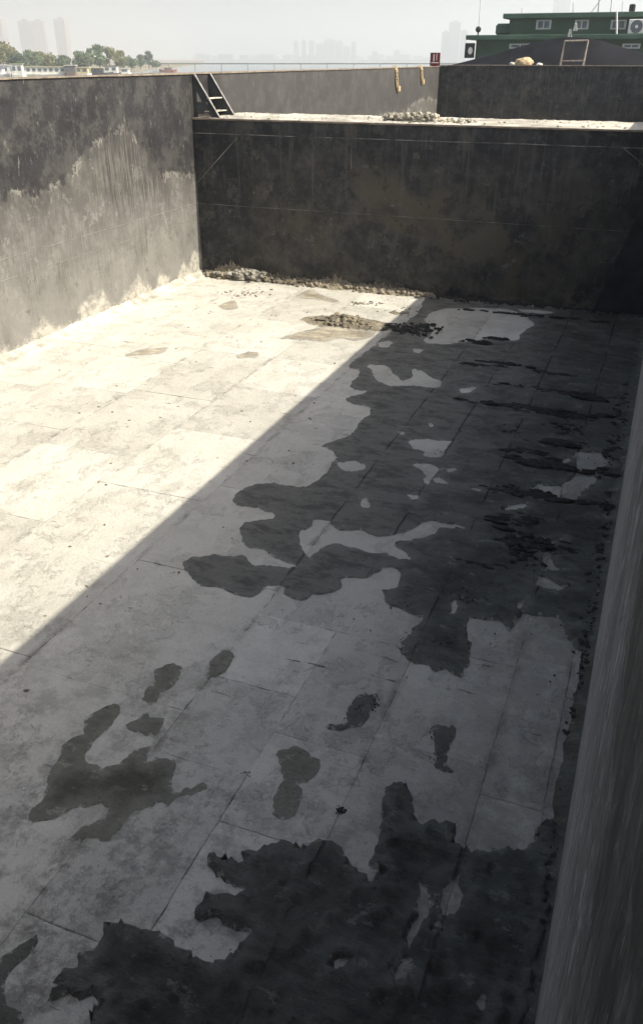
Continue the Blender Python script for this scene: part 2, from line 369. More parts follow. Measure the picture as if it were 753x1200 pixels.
# left side wall, both holds
lw = empty('side_wall', (XL-.2, 21, 0), 'grey steel side wall of the hold, sunlit and crusted with dried cement slurry', 'wall')
def child_fix(root):                                # children were built in world coordinates
    for c in root.children: c.location = c.location - root.location
obj('wall_core', bx((XL-.30, -6, -.35), (XL-.02, 46.4, HW-.03)), 'hull', lw)
plated_wall(lw, 1, XL, 1, Y0, YB-.01, [0, 1.42, 1.78, HW-.02], [[4.5, 9, 17.05], [4.5, 9, 17.05], [4.2, 10.6]], 'wall_side')
plated_wall(lw, 1, XL, 1, YB, 43.6, [0, 1.78, 3.4, HW-.02], [[24, 30, 36, 40], [26, 32, 38], [23, 28.4, 34, 39.7]], 'wall_side')
rimb = bmesh.new(); y = -6.0
while y < 46.3:                                     # slightly bent flat-bar rim
    y2 = min(46.4, y+1.6); box(rimb, (XL-.34, y, HW-.022+rnd.uniform(-.004, .004)), (XL+.035, y2-.002, HW+.006+rnd.uniform(-.004, .004))); y = y2
obj('top_rim', rimb, 'rim', lw)
weld(lw, (XL+.004, Y0, 1.78), (XL+.004, YB, 1.78), .006).data.materials[0] = M['flange']; weld(lw, (XL+.004, 12, 1.42), (XL+.004, YB, 1.42), .006).data.materials[0] = M['flange']
child_fix(lw)

# right side wall beside the viewer
rw = empty('side_wall', (XR+.2, 21, 0), 'shaded steel side wall at the right edge, dark paint above streaked grey residue', 'wall')
obj('wall_core', bx((XR+.02, -6, -.35), (XR+.30, 46.4, HW-.03)), 'hull', rw)
plated_wall(rw, 1, XR, -1, Y0, YB-.01, [0, 1.42, 3.3, HW-.02], [[5.5, 10, 15], [4.2, 9, 14], [6, 11, 16]], 'wall_right')
plated_wall(rw, 1, XR, -1, YB, 43.6, [0, 1.78, 3.4, HW-.02], [[24, 30, 36, 40], [26, 32, 38], [23, 28.4, 34, 39.7]], 'wall_right')
obj('top_rim', bx((XR-.035, -6, HW-.02), (XR+.34, 46.4, HW+.006), .003), 'rim', rw)
child_fix(rw)

# side decks and hull outside the walls
hull = bmesh.new()
for a, b in ((XL-1.9, XL-.30), (XR+.30, XR+1.9)): box(hull, (a, -8, -1.6), (b, 62, 3.55))
box(hull, (XL-.29, 46.5, -1.6), (XR+.29, 62, 3.55)); box(hull, (XL-.29, -8, -1.6), (XR+.29, -1.45, 3.55)); box(hull, (XL-.29, -1.44, -1.6), (XR+.29, 46.49, -.36))
ho = obj('barge_hull', hull, 'hull'); tag(ho, kind='structure')

# cross bulkhead between the two holds
bk = empty('cross_bulkhead', ((XL+XR)/2, 20.8, 0), 'low black cross bulkhead across the hold with pale sandy dust along its top', 'wall')
obj('wall_core', bx((XL+.004, YB+.02, -.01), (XR-.004, 22.0, HB-.06)), 'hull', bk)
plated_wall(bk, 0, YB, -1, XL+.003, XR-.003, [0, 1.76, 3.40, HB-.055], [[-7.0, -3.1], [-6.93, -2.4], [-6.9, -3.0]], 'wall_bulk')
obj('deck_plate', bx((XL+.004, YB-.03, HB-.05), (XR-.004, 22.02, HB-.012), .004), 'rim', bk)
weld(bk, (XL, YB-.006, 3.40), (XR, YB-.006, 3.40), .011); weld(bk, (XL, YB-.005, 1.76), (XR, YB-.005, 1.76), .004)
weld(bk, (-6.93, YB-.005, 2.75), (-6.92, YB-.005, 3.70), .009); weld(bk, (XL+.02, YB-.008, 2.26), (-9.85, YB-.008, 3.33), .011)
weld(bk, (-.98, YB-.008, 3.40), (-.5, YB-.008, 3.06), .011); weld(bk, (-.5, YB-.008, 3.06), (XR-.03, YB-.008, 2.3), .011)
obj('corner_gusset', prism(bmesh.new(), [(-1.08, YB-.06, .0), (XR-.006, YB-.06, .0), (XR-.006, YB-.06, 4.28-.6), (-.02, YB-.06, 3.69)], (0, .052, 0)), 'gusset', bk)
child_fix(bk)
# far bulkhead of the second hold
fb = empty('far_bulkhead', ((XL+XR)/2, 43.9, 0), 'tall dark far bulkhead closing the second hold below the green deckhouse', 'wall')
obj('wall_core', bx((XL+.004, 43.63, -.3), (XR-.004, 43.95, HW+.02)), 'hull', fb)
plated_wall(fb, 0, 43.61, -1, XL+.003, XR-.003, [0, 1.7, 3.3, HW+.02], [[-8.2, -4.6], [-6.8, -3], [-8.0, -4.9]], 'wall_bulk')
obj('top_rim', bx((XL+.004, 43.54, HW+.03), (XR-.004, 44.0, HW+.065), .004), 'rim', fb)
child_fix(fb)
# near bulkhead whose deck the viewer stands on
nb = empty('near_bulkhead', ((XL+XR)/2, -.5, 0), 'near cross bulkhead under the viewer, just below the bottom of the picture', 'wall')
obj('wall_core', bx((XL+.004, -1.43, -.3), (XR-.004, Y0-.01, HB-.06)), 'wall_bulk', nb)
obj('deck_plate', bx((XL+.004, -1.43, HB-.05), (XR-.004, Y0, HB-.012), .004), 'rim', nb)
child_fix(nb)
sf = obj('second_hold_floor', bx((XL-.02, 22.0, -.34), (XR+.02, 43.62, -.01)), 'floor'); tag(sf, kind='structure')

# ------------------------------------------------------------------ mud sheets on the floor
def pip(px, py, poly):
    x = poly[:, 0]; y = poly[:, 1]; x2 = np.roll(x, -1); y2 = np.roll(y, -1)
    ins = np.zeros(len(px), bool)
    for a, b, c, d in zip(x, y, x2, y2):
        if b == d: continue
        m = ((b > py) != (d > py)) & (px < (c-a)*(py-b)/(d-b)+a); ins ^= m
    return ins
def rough_loop(pts, amp=1.0):
    """world xy loop -> rounded, densified, ragged"""
    P0 = [Vector(p) for p in pts]; P = []
    for i, p in enumerate(P0):                      # break long edges so that rounding stays local
        q = P0[(i+1) % len(P0)]; n = max(1, int((q-p).length/.5)); P += [p.lerp(q, k/n) for k in range(n)]
    Q = []
    for i, p in enumerate(P):
        q = P[(i+1) % len(P)]; Q += [p.lerp(q, .18), p.lerp(q, .82)]
    out = []
    for i, p in enumerate(Q):
        q = Q[(i+1) % len(Q)]; st = .018+.0022*p.y; n = max(1, int((q-p).length/st))
        for k in range(n):
            v = p.lerp(q, k/n)
            a = .050*amp; b = .024*amp
            v = v + Vector((fbm(v.x*3, v.y*3, 2)*a+fbm(v.x*14, v.y*14, 4, 5)*b, fbm(v.x*3, v.y*3, 8)*a*1.4+fbm(v.x*14, v.y*14, 6, 5)*b*1.3))
            out.append(v)
    return np.array([(v.x, v.y) for v in out])
def mud_sheet(name, outer, holes, mat, label, zt=.006, rel=.010, amp=1.0, step=None, cat='mud', base=0.0):
    lo = rough_loop(outer, amp); hs = [rough_loop(h, amp*.8) for h in holes]
    verts = [Vector(p) for p in lo]; faces = [list(range(len(lo)))]
    edges = [(i, (i+1) % len(lo)) for i in range(len(lo))]
    for h in hs:
        k = len(verts); verts += [Vector(p) for p in h]; edges += [(k+i, k+(i+1) % len(h)) for i in range(len(h))]
    x0, y0 = lo.min(0); x1, y1 = lo.max(0); g = []
    y = y0
    while y < y1:
        s = step or (.034+.0042*max(0, y)); x = x0
        while x < x1: g.append((x+rnd.uniform(-.3, .3)*s, y+rnd.uniform(-.3, .3)*s)); x += s
        y += s
    g = np.array(g) if g else np.zeros((0, 2))
    if len(g):
        ok = pip(g[:, 0], g[:, 1], lo)
        for h in hs: ok &= ~pip(g[:, 0], g[:, 1], h)
        g = g[ok]
    nb_ = len(verts); verts += [Vector(p) for p in g]
    V, E_, Fc, ov, oe, of = delaunay_2d_cdt(verts, edges, [], 0, 1e-5)
    C = np.array([[(V[f[0]].x+V[f[1]].x+V[f[2]].x)/3, (V[f[0]].y+V[f[1]].y+V[f[2]].y)/3] for f in Fc])
    ok = pip(C[:, 0], C[:, 1], lo)
    for h in hs: ok &= ~pip(C[:, 0], C[:, 1], h)
    Fk = [f for f, k in zip(Fc, ok) if k]
    Z = []
    for v, src in zip(V, ov):
        edge_ = any(i < nb_ for i in src) or not src
        if edge_: Z.append(base+.0035)
        else:
            r = max(-.2, fbm(v.x*2.1, v.y*2.1, 3))*.6 + abs(fbm(v.x*7, v.y*7, 5))*.8 + abs(fbm(v.x*15, v.y*15, 6, 3))*.35
            wt = 1.0 if rel < .02 else (2.4 if v.x > -1.9+.5*fbm(v.x, v.y) or v.y < 4 else 1.0)
            rg = (1-abs(fbm(v.x*2.2+5, v.y*6.5, 9)))**3*.7 if wt > 1 else 0
            Z.append(base+zt+rel*max(0, r*wt+rg*(wt-1)*.6))
    o = obj(name, ([(v.x, v.y, z) for v, z in zip(V, Z)], Fk), mat, None, True)
    A = np.array([(v.x, v.y) for v in V]); B = np.concatenate([lo]+hs)[::2]; dm = np.full(len(A), 9.0)
    for k in range(0, len(B), 400): dm = np.minimum(dm, np.sqrt(((A[:, None]-B[None, k:k+400])**2).sum(2)).min(1))
    at_ = o.data.attributes.new('thick', 'FLOAT', 'POINT'); at_.data.foreach_set('value', np.clip(dm/.22, 0, 1).astype(np.float32))
    return tag(o, label, cat)
def W(pts, ox=0, oy=0, s=1.0): return [on_z(ox+x/s, oy+y/s).xy for x, y in pts]

outer = W([(499,348),(492,363),(483,372),(466,384),(452,394),(438,404),(428,412),(407,430),(422,432),(412,452),(415,457),(431,460),(404,465),(407,473),(435,477),(432,486),(424,490),(412,510),(400,515),(374,522),(388,529),(394,536),(388,545),(386,553),
 (370,564),(351,572),(327,565),(298,568),(280,576),(271,585),(280,592),(301,596),(326,602),(317,610),(290,609),(280,617),(282,633),(290,641),(306,645),(325,655),(351,667),(317,663),(298,662),(293,657),(285,650),(274,654),(245,651),(219,655),(215,670),(227,681),(245,688),(253,686),(264,694),(280,699),(301,699),(314,687),(335,685),(334,697),(349,703),(370,697),(396,691),(400,676),
 (429,681),(445,665),(464,667),(469,675),(464,689),(444,691),(450,699),(448,707),(472,713),(493,722),(484,740),(467,753),(472,771),(501,780),(505,790),(524,785),(544,794),(551,763),(548,735),(553,725),(586,728),(593,744),(601,735),(613,718),(627,720),(658,725),(665,749),(677,765)])
yr = outer[-1].y
outer += [Vector((.12, yr+.1)), Vector((.12, YB-.12)), Vector((-4.7, YB-.10))]
holes = [W(h) for h in [
 [(430,427),(452,428),(463,440),(470,446),(482,443),(484,431),(496,434),(505,442),(518,446),(514,455),(490,453),(470,452),(456,453),(446,448),(438,440)],
 [(439,402),(460,399),(456,408),(444,407)], [(482,409),(497,410),(492,414),(485,413)],
 [(497,376),(503,367),(520,362),(550,361),(592,362),(612,368),(627,381),(612,388),(606,400),(577,397),(550,400),(523,404),(493,401),(507,391)],
 [(604,362),(622,363),(650,366),(642,368),(614,366)],
 [(538,457),(550,453),(560,455),(550,460),(540,461)], [(479,516),(532,516),(519,529),(517,537),(493,534),(498,528),(482,524)],
 [(520,547),(538,549),(524,553)], [(482,545),(501,544),(514,548),(509,556),(502,568),(497,566),(499,556)], [(510,559),(522,563),(526,568),(509,566)],
 [(549,571),(565,573),(562,576),(552,574)], [(476,581),(491,580),(489,586),(480,585)], [(422,586),(428,583),(432,596),(422,595)],
 [(349,625),(362,619),(367,610),(383,610),(390,617),(400,622),(416,621),(450,629),(480,622),(493,612),(506,610),(541,616),(541,620),(519,617),(501,628),(480,634),(463,634),(466,642),(482,654),(477,658),(448,649),(400,640),(390,638),(380,642),(367,648),(359,654),(353,641)],
 [(526,705),(532,702),(536,712),(530,723),(525,722),(528,713)],
 [(674,532),(699,529),(715,538),(709,546),(688,553),(701,565),(677,580),(671,589),(659,588),(659,569),(671,561),(674,545)],
 [(619,577),(632,565),(638,570),(656,569),(656,584),(643,582),(627,580)], [(588,597),(600,592),(616,590),(615,596),(600,598)], [(705,598),(715,596),(713,609),(705,608)],
 [(631,633),(646,633),(662,632),(648,638),(643,654),(651,665),(666,667),(651,669),(635,670),(636,657),(642,641)],
 [(627,683),(632,675),(643,677),(654,686),(680,692),(656,691),(627,687)], [(603,706),(612,707),(610,713),(604,712)], [(658,538),(666,537),(665,542),(659,543)],
 [(412,541),(428,545),(428,550),(408,553),(396,548),(394,542)], [(582,388),(600,389),(596,393)], [(500,497),(507,498),(505,503)], [(464,506),(473,505),(470,511)]]]
mud_sheet('mud_patch', outer, holes, 'mud', 'largest sheet of dark wet mud, spreading from the cross bulkhead along the right wall', .007, .022)
outer = W([(100,1260),(110,1200),(118,1176),(90,1176),(83,1161),(71,1172),(55,1172),(71,1156),(63,1149),(86,1131),(88,1114),(115,1109),(123,1084),(133,1078),(179,1086),(189,1101),(232,1121),(237,1123),(271,1119),(280,1104),(293,1093),(273,1086),(260,1076),(230,1078),(228,1065),(246,1051),(280,1051),(283,1040),(256,1033),(243,1015),(246,1005),(266,1010),(280,1013),(281,998),(306,995),(320,987),(336,986),(359,1000),(371,991),(399,991),(407,1011),(424,1019),(438,1033),(445,1028),(431,1007),(445,993),(447,935),(452,921),(472,919),(483,938),(481,959),(504,964),(535,966),(536,985),(548,995),(569,1000),(580,990),(597,997),(621,991),(632,965)])
outer += [Vector((.12, outer[-1].y+.1)), Vector((.12, Y0+.05)), Vector((-2.4, Y0+.05))]
holes = [W(h) for h in [
 [(493,1038),(504,1040),(502,1062),(491,1088),(479,1109),(475,1099),(486,1073),(490,1052)], [(514,1048),(536,1031),(542,1045),(531,1069),(514,1073)],
 [(504,1097),(510,1078),(519,1092)], [(457,1155),(459,1138),(469,1118),(479,1124),(471,1142),(466,1157)], [(384,1131),(393,1121),(412,1121),(411,1128),(396,1136)],
 [(552,1164),(564,1169),(559,1183)], [(541,1146),(548,1150),(545,1153)], [(423,1128),(429,1129),(426,1134)]]]
mud_sheet('mud_patch', outer, holes, 'mud', 'broad black mud sheet in the foreground, running to the bottom right corner', .007, .040)
small = [
 ('mud', [(0,1122),(20,1106),(38,1094),(42,1108),(28,1130),(12,1146),(8,1170),(27,1182),(29,1203),(29,1250),(-50,1250),(-50,1130)], 0, 0, 1, 'dark mud patch cut off by the bottom left corner of the picture'),
 ('mud_thin', [(280,350),(340,290),(385,263),(425,275),(420,300),(350,370),(330,385),(305,440),(360,490),(400,475),(480,420),(525,410),(522,465),(560,440),(620,455),(600,550),(615,565),(720,535),(742,555),(690,580),(610,590),(590,608),(560,600),(460,650),(420,715),(370,750),(340,725),(245,730),(280,690),(350,665),(395,630),(375,600),(310,605),(240,645),(190,675),(120,685),(105,640),(150,590),(180,500),(220,440),(225,400),(290,370)], 0, 740, 3.012, 'star shaped damp mud patch with long arms on the left foreground floor'),
 ('mud_thin', [(545,130),(600,108),(635,125),(625,180),(580,215),(530,255),(490,245),(510,210),(550,190),(540,160)], 0, 740, 3.012, 'curved olive mud blot with a dark crumb, above the star shaped patch'),
 ('mud_thin', [(445,335),(490,310),(510,275),(535,300),(580,320),(560,370),(500,365)], 0, 740, 3.012, 'small triangular mud blot just above the star shaped patch'),
 ('mud_thin', [(125,165),(140,100),(190,62),(215,80),(205,130),(160,160)], 200, 740, 3.012, 'faint slanting mud smear on a plate seam left of centre'),
 ('mud_thin', [(365,430),(450,410),(520,440),(520,490),(470,535),(450,542),(475,575),(430,640),(365,660),(355,600),(392,535),(395,515),(370,470)], 200, 740, 3.012, 'hourglass shaped olive mud blot in the middle of the foreground'),
 ('mud', [(535,330),(620,320),(612,272),(660,215),(740,215),(730,260),(700,300),(640,340),(590,352)], 200, 740, 3.012, 'crumbly mud smear with a pointed tail beside the central plate seam'),
 ('mud', [(255,490),(325,490),(310,560),(300,600),(310,640),(280,655),(250,635),(265,600),(255,560)], 420, 680, 2.896, 'narrow upright mud smear below the jagged square tongue of mud'),
 ('mud_tan', [(435,270),(480,255),(515,260),(510,275),(450,278)], 100, 310, 2.51, 'small oval tan mud stain on the sunlit floor'),
 ('mud_tan', [(110,270),(160,250),(250,242),(230,262),(170,268)], 100, 310, 2.51, 'long thin tan mud stain on the sunlit floor near the left wall'),
 ('mud_tan', [(610,95),(665,70),(700,92),(745,105),(740,112)], 100, 310, 2.51, 'kite shaped tan mud stain at the foot of the cross bulkhead'),
 ('mud_tan', [(560,220),(640,195),(720,180),(800,190),(860,196),(840,215),(790,225),(753,215),(700,228),(640,222)], 100, 310, 2.51, 'tan smear of mud spread around the crumbled mound'),
 ('mud_tan', [(385,125),(440,100),(450,130),(420,135)], 100, 310, 2.51, 'tiny tan mud stain on the sunlit floor left of the mound'),
]
for mat, pts, ox, oy, s, lab in small:
    mud_sheet('mud_patch', W(pts, ox, oy, s), [], mat, lab, .006, .010 if mat != 'mud' else .016, .9 if pts[0][1] > 0 else 1)

# ------------------------------------------------------------------ lumps, rubble, residue
ICO = bmesh.new(); bmesh.ops.create_icosphere(ICO, subdivisions=2, radius=1)
IV = np.array([v.co[:] for v in ICO.verts]); IF = np.array([[v.index for v in f.verts] for f in ICO.faces]); ICO.free()
ICO = bmesh.new(); bmesh.ops.create_icosphere(ICO, subdivisions=1, radius=1)
JV = np.array([v.co[:] for v in ICO.verts]); JF = np.array([[v.index for v in f.verts] for f in ICO.faces]); ICO.free()
def lumps(name, items, mat, fine=False, smooth=False, parent=None, keep=True):
    """items: (x, y, z, rx, ry, rz) -> one joined mesh of irregular clods"""
    V0, F0 = (IV, IF) if fine else (JV, JF); vs_, fs = [], []
    for k, (x, y, z, a, b, c) in enumerate(items):
        rg = np.random.RandomState(k*7+len(items)); s = 1+rg.uniform(-.42, .42, len(V0))
        v = V0*s[:, None]*np.array([a, b, c]); t = rg.uniform(0, 6.28); ct, st = math.cos(t), math.sin(t)
        if abs(a-b) < .5*max(a, b): v = np.stack([v[:, 0]*ct-v[:, 1]*st, v[:, 0]*st+v[:, 1]*ct, v[:, 2]], 1)
        vs_.append(v+np.array([x, y, z])); fs.append(F0+k*len(V0))
    return obj(name, (np.concatenate(vs_).tolist(), np.concatenate(fs).tolist()), mat, parent, smooth)
def crumbly(name, x0, x1, y0, y1, h, mat, st_=.02):
    V, Fc = [], []; nx = int((x1-x0)/st_); ny = int((y1-y0)/st_)
    for i in range(nx+1):
        for j in range(ny+1):
            x = x0+(x1-x0)*i/nx; y = y0+(y1-y0)*j/ny
            z = h(x, y); z *= .55+.9*abs(noise.noise(Vector((x*9, y*9, 2))))+.7*abs(noise.noise(Vector((x*21, y*21, 4))))
            V.append((x+.35*st_*noise.noise(Vector((x*40, y*40, 0))), y+.35*st_*noise.noise(Vector((x*40, y*40, 5))), z-.006))
    for i in range(nx):
        for j in range(ny): a = i*(ny+1)+j; Fc.append((a, a+ny+1, a+ny+2, a+1))
    return obj(name, (V, Fc), mat)
tag(crumbly('mud_heap_base', -7.1, -4.8, 16.1, 17.15, lambda x, y: .13*math.exp(-(((x+5.95)/.45)**2+((y-16.62)/.2)**2)/1.6), 'clod'), 'rough low bank of caked mud carrying the crumbled mound', 'mud')
tag(crumbly('mud_bank', XL+.1, -4.5, YB-.62, YB-.001, lambda x, y: (.16+.11*fbm(x*1.7, 0, 3)+(.13 if -10.7 < x < -9.5 else 0)*max(0, math.sin((x+10.7)/1.2*3.14)))*math.exp(-((YB-y)/(.17+.07*fbm(x*1.3, 5)))**2)*min(1, max(0, (-4.4-x)*.6)), 'clod', .022), 'uneven bank of caked tan mud piled along the foot of the cross bulkhead', 'mud')
it = []
for k in range(260):                                # crumbled mound on the sunlit floor
    u = max(-2, min(2, rnd.gauss(0, 1))); v = max(-2, min(2, rnd.gauss(0, 1))); x = -5.95+u*.36+v*.06; y = 16.62+v*.17-u*.05
    h = .15*math.exp(-(u*u+v*v)/1.8); r = rnd.uniform(.015, .055)*(1.25 if abs(u) < 1 else .7)
    it.append((x, y, rnd.uniform(0, h)+r*.4, r, r*rnd.uniform(.7, 1.2), r*.7))
it.append((-5.95, 16.62, .01, .62, .22, .09))
tag(lumps('mud_mound', it, 'clod'), 'low mound of crumbled mud clods on the sunlit floor beside the shadow edge', 'mud')
it = []
for k in range(110):                                # second small heap just inside the shade
    u = max(-2, min(2, rnd.gauss(0, 1))); v = max(-2, min(2, rnd.gauss(0, 1))); p = on_z(482, 387)
    r = rnd.uniform(.02, .06); it.append((p.x+u*.28, p.y+v*.22, r*.4+.012, r*1.3, r, r*.55))
tag(lumps('mud_mound', it, 'clod_dark'), 'flat dark heap of mud crumbs just inside the shadow near the mound', 'mud', kind='stuff')
it = []; N = 520
for k in range(N):                                  # rubble ridge at the foot of the bulkhead
    t = k/N; x = XL+.15+t*6.2+rnd.uniform(-.05, .05)
    amp = (.15 if .06 < t < .2 else .075 if t < .45 else .06 if t < .8 else .04)*(.55+.75*abs(noise.noise(Vector((x*2.1, 3, 0)))))*1.8
    d = abs(rnd.gauss(0, 1))*.11; r = rnd.uniform(.02, .07)*(1.6 if .08 < t < .2 else 1.15)
    it.append((x, YB-.05-d, max(0, amp*(1-d*2.6))*rnd.uniform(.3, 1)+r*.25, r*1.1, r, r*.8))
tag(lumps('rubble_ridge', it, 'clod'), 'ragged ridge of tan mud rubble along the foot of the cross bulkhead', 'rubble', kind='stuff')
it = []
for k in range(46):                                 # the pale big chunks in that ridge
    x = on_z(rnd.gauss(293, 13), 322).x; r = rnd.uniform(.05, .11); it.append((x, YB-.14-abs(rnd.gauss(0, .09)), rnd.uniform(.02, .2), r*1.3, r, r*.75))
tag(lumps('rubble_heap', it, 'clod_grey', True), 'pale grey lumpy heap of hardened cement against the left end of the cross bulkhead', 'rubble')
it = []
for k in range(380):                                # crumbs between the ridge and the shaded corner
    x = rnd.uniform(-4.9, XR-.05); d = abs(rnd.gauss(0, 1))*.13; r = rnd.uniform(.015, .05)
    it.append((x, YB-.03-d, r*.3+.01, r*1.5, r, r*.6))
rag = []
def ZM(x, y): return .032 if x > -2.1 and y > 6.3 else .012
for q, n, sx, sy, rr in [((634,372),60,.75,.05,.05),((556,402),26,.16,.05,.05),((578,398),20,.15,.04,.05),((556,428),22,.2,.04,.05),((592,428),40,.28,.05,.05),((652,440),30,.22,.03,.04),((613,455),30,.3,.03,.035),((664,463),70,.42,.045,.05),((684,468),16,.1,.03,.06),((632,482),110,.55,.05,.05),((650,489),40,.3,.03,.05),((660,505),50,.12,.12,.05),((655,522),50,.15,.06,.05),((622,533),40,.18,.05,.045),((628,545),90,.24,.07,.05),((645,549),40,.2,.03,.05),((622,582),90,.3,.06,.045),((640,585),40,.15,.03,.04),((697,594),60,.22,.03,.04),((712,558),40,.14,.02,.04),((600,612),60,.16,.1,.04),((622,640),90,.2,.1,.04),((610,655),50,.14,.1,.035),((565,665),24,.1,.03,.035),((600,507),20,.05,.08,.03),((480,765),30,.08,.1,.014),((520,750),50,.14,.14,.015),((470,712),14,.08,.03,.014),((540,700),30,.14,.1,.014),((725,478),40,.05,.5,.05),((716,530),50,.05,.5,.045),((702,640),80,.05,.7,.04),((688,760),80,.05,.6,.032)]:
    p = on_z(*q)
    for k in range(n):
        r = rnd.uniform(.15, 1)**1.5*rr*1.1; x = p.x+rnd.gauss(0, 1)*sx; y = p.y+rnd.gauss(0, 1)*sy+.04*fbm(x*4, q[1])
        if q[1] > 560 and abs(q[0]-620) > 90: r *= .6
        if x < XR-.02 and y < YB-.02:
            if sx > 1.5*sy and k % 3: rag.append((x, y, ZM(x, y), r*rnd.uniform(1.6, 3.6), r*.8, r*.6))
            elif sy > 1.5*sx and k % 3: it.append((x, y, ZM(x, y), r*.8, r*1.5, r*.4))
            else: it.append((x, y, ZM(x, y)+r*.1, r*1.3, r, r*.5))
for k in range(300):                                # scatter on the two dark sheets
    x = -abs(rnd.gauss(0, 1.5)); y = rnd.uniform(6.2, 18.8); r = rnd.uniform(.004, .012)
    if x > -2.6: it.append((min(x, XR-.05), y, .022, r*1.3, r, r*.6))
for k in range(260):
    x = rnd.uniform(-1.9, XR-.03); y = rnd.uniform(1.9, 3.6); r = rnd.uniform(.003, .008); it.append((x, y, .013, r*1.3, r, r*.7))
for q, n, s, rr in [((196,795),10,.03,.008),((430,825),70,.05,.009),((416,838),24,.045,.008),((514,862),40,.04,.007),((513,890),20,.035,.007),((399,950),60,.018,.008),((290,908),10,.03,.007)]:
    p = on_z(*q)
    for k in range(n):
        r = rnd.uniform(.4, 1)*rr; it.append((p.x+rnd.gauss(0, s), p.y+rnd.gauss(0, s), .004+r*.2, r*1.2, r, r*.7))
yy = Y0+.1
while yy < YB:                                      # crumbs along the right wall
    for k in range(3):
        r = rnd.uniform(.15, 1)**2*.032; it.append((XR-.01-abs(rnd.gauss(0, .05)), yy+rnd.uniform(-.03, .03), .01+r*.2, r, r*1.4, r*.5))
    yy += .04
tag(lumps('mud_crumbs', it, 'clod_dark'), 'dark mud crumbs and clods scattered over the shaded floor', 'mud', kind='stuff')
tag(lumps('mud_ridges', rag, 'clod_dark', True, True), 'ragged black ridges of mud pushed up across the shaded floor on the right', 'mud', kind='stuff')
it = []
for k in range(420):                                # crumbs and flakes on the sunlit half
    x = rnd.uniform(XL+.1, -3.2); y = rnd.uniform(3.5, YB-.2); r = rnd.uniform(.004, .018)
    if fbm(x*1.1, y*1.1, 30) < .02: continue
    it.append((x, y, r*.3, r*1.6, r, r*.5))
for k in range(60):
    p = on_z(rnd.gauss(285, 14), rnd.gauss(344, 3)); r = rnd.uniform(.008, .035); it.append((p.x, p.y, r*.2, r*1.2, r, r*.5))
for k in range(40):
    p = on_z(rnd.gauss(428, 9), rnd.gauss(356, 1.2)); r = rnd.uniform(.01, .035); it.append((p.x, p.y, r*.2, r*1.2, r, r*.5))
for k in range(50):
    p = on_z(rnd.gauss(470, 9), rnd.gauss(366, 2)); r = rnd.uniform(.01, .03); it.append((p.x, p.y, r*.2, r*1.2, r, r*.5))
tag(lumps('cement_crumbs', it, 'clod'), 'small brown crumbs and flakes scattered over the pale floor', 'crumbs', kind='stuff')

# cement wedge along the foot of the left wall
V, Fc = [], []; y = Y0; rows = []
while y < YB-.02:
    w1 = .20+.08*fbm(y*1.3, 0, 1)+.035*fbm(y*7, 0, 2); w2 = .09+.03*fbm(y*2.1, 4, 2)
    hh = .13+.035*fbm(y*2, 0, 5)+.03*fbm(y*8, 0, 4); i = len(V)
    V += [(XL-.004, y, hh), (XL+.03, y, hh-.015+.008*fbm(y*9, 1)), (XL+w2, y, .055+.018*fbm(y*5, 2)), (XL+w1, y, .028+.01*fbm(y*6, 5)), (XL+w1+.025, y+.005, -.004)]
    rows.append(i); y += .05
for a, b in zip(rows, rows[1:]):
    for k in range(4): Fc.append((a+k, b+k, b+k+1, a+k+1))
tag(obj('cement_wedge', (V, Fc), 'cement'), 'cracked wedge of dried cement along the foot of the sunlit side wall', 'cement')
# dried film along the right wall
V, Fc = [], []; y = Y0; rows = []
while y < YB-.02:
    w1 = .10+.03*fbm(y*2.3, 0, 1)+.02*fbm(y*9, 0, 2); i = len(V)
    V += [(XR+.003, y, .07+.03*fbm(y*4, 0, 5)), (XR-.03, y, .045+.012*fbm(y*9, 1)), (XR-w1, y, .016), (XR-w1-.015, y, -.003)]
    rows.append(i); y += .05
for a, b in zip(rows, rows[1:]):
    for k in range(3): Fc.append((a+k, a+k+1, b+k+1, b+k))
tag(obj('mud_fillet', (V, Fc), 'fillet'), 'narrow fillet of greenish mud where the floor meets the right wall', 'mud')

# sandy dust lying on the bulkhead deck
V, Fc = [], []; nx, ny = 260, 14
for i in range(nx+1):
    x = XL+.42+(XR-.75-(XL+.42))*i/nx
    f0 = YB+.02+.05*fbm(x*1.5, 0, 3)+.03*fbm(x*8, 0, 3); b0 = 21.9+.08*fbm(x*2, 9, 3)
    for j in range(ny+1):
        t = j/ny; y = f0+(b0-f0)*t
        z = HB-.010+(.0 if j in (0, ny) else .022+.022*fbm(x*1.7, y*1.7, 5)+.01*fbm(x*9, y*9, 6))
        V.append((x, y, z))
for i in range(nx):
    for j in range(ny): a = i*(ny+1)+j; Fc.append((a, a+ny+1, a+ny+2, a+1))
tag(obj('sand_layer', (V, Fc), 'cement', None, True), 'pale sandy dust lying along the top of the cross bulkhead', 'sand', kind='stuff')
it = []
for k in range(240):
    x = rnd.triangular(-6.3, -3.9, -5.9); f = 1 if x < -5 else .5; r = rnd.uniform(.02, .06)*(f+.25)
    it.append((x, YB+.25+abs(rnd.gauss(0, .2)), HB+rnd.uniform(0, .13*f)+r*.2, r*1.2, r, r*.8))
tag(lumps('rubble_heap', it, 'rubble_pale', True), 'crumbled pale rubble heap on top of the cross bulkhead near its middle', 'rubble', kind='stuff')
it = []
for k in range(160):
    r = rnd.uniform(.012, .035); it.append((rnd.uniform(XL+.5, -1), YB+rnd.uniform(.05, 1.6), HB+r*.4+.005, r*1.3, r, r*.7))
tag(lumps('sand_lumps', it, 'cement'), 'loose lumps strewn over the dusty bulkhead top', 'sand', kind='stuff')

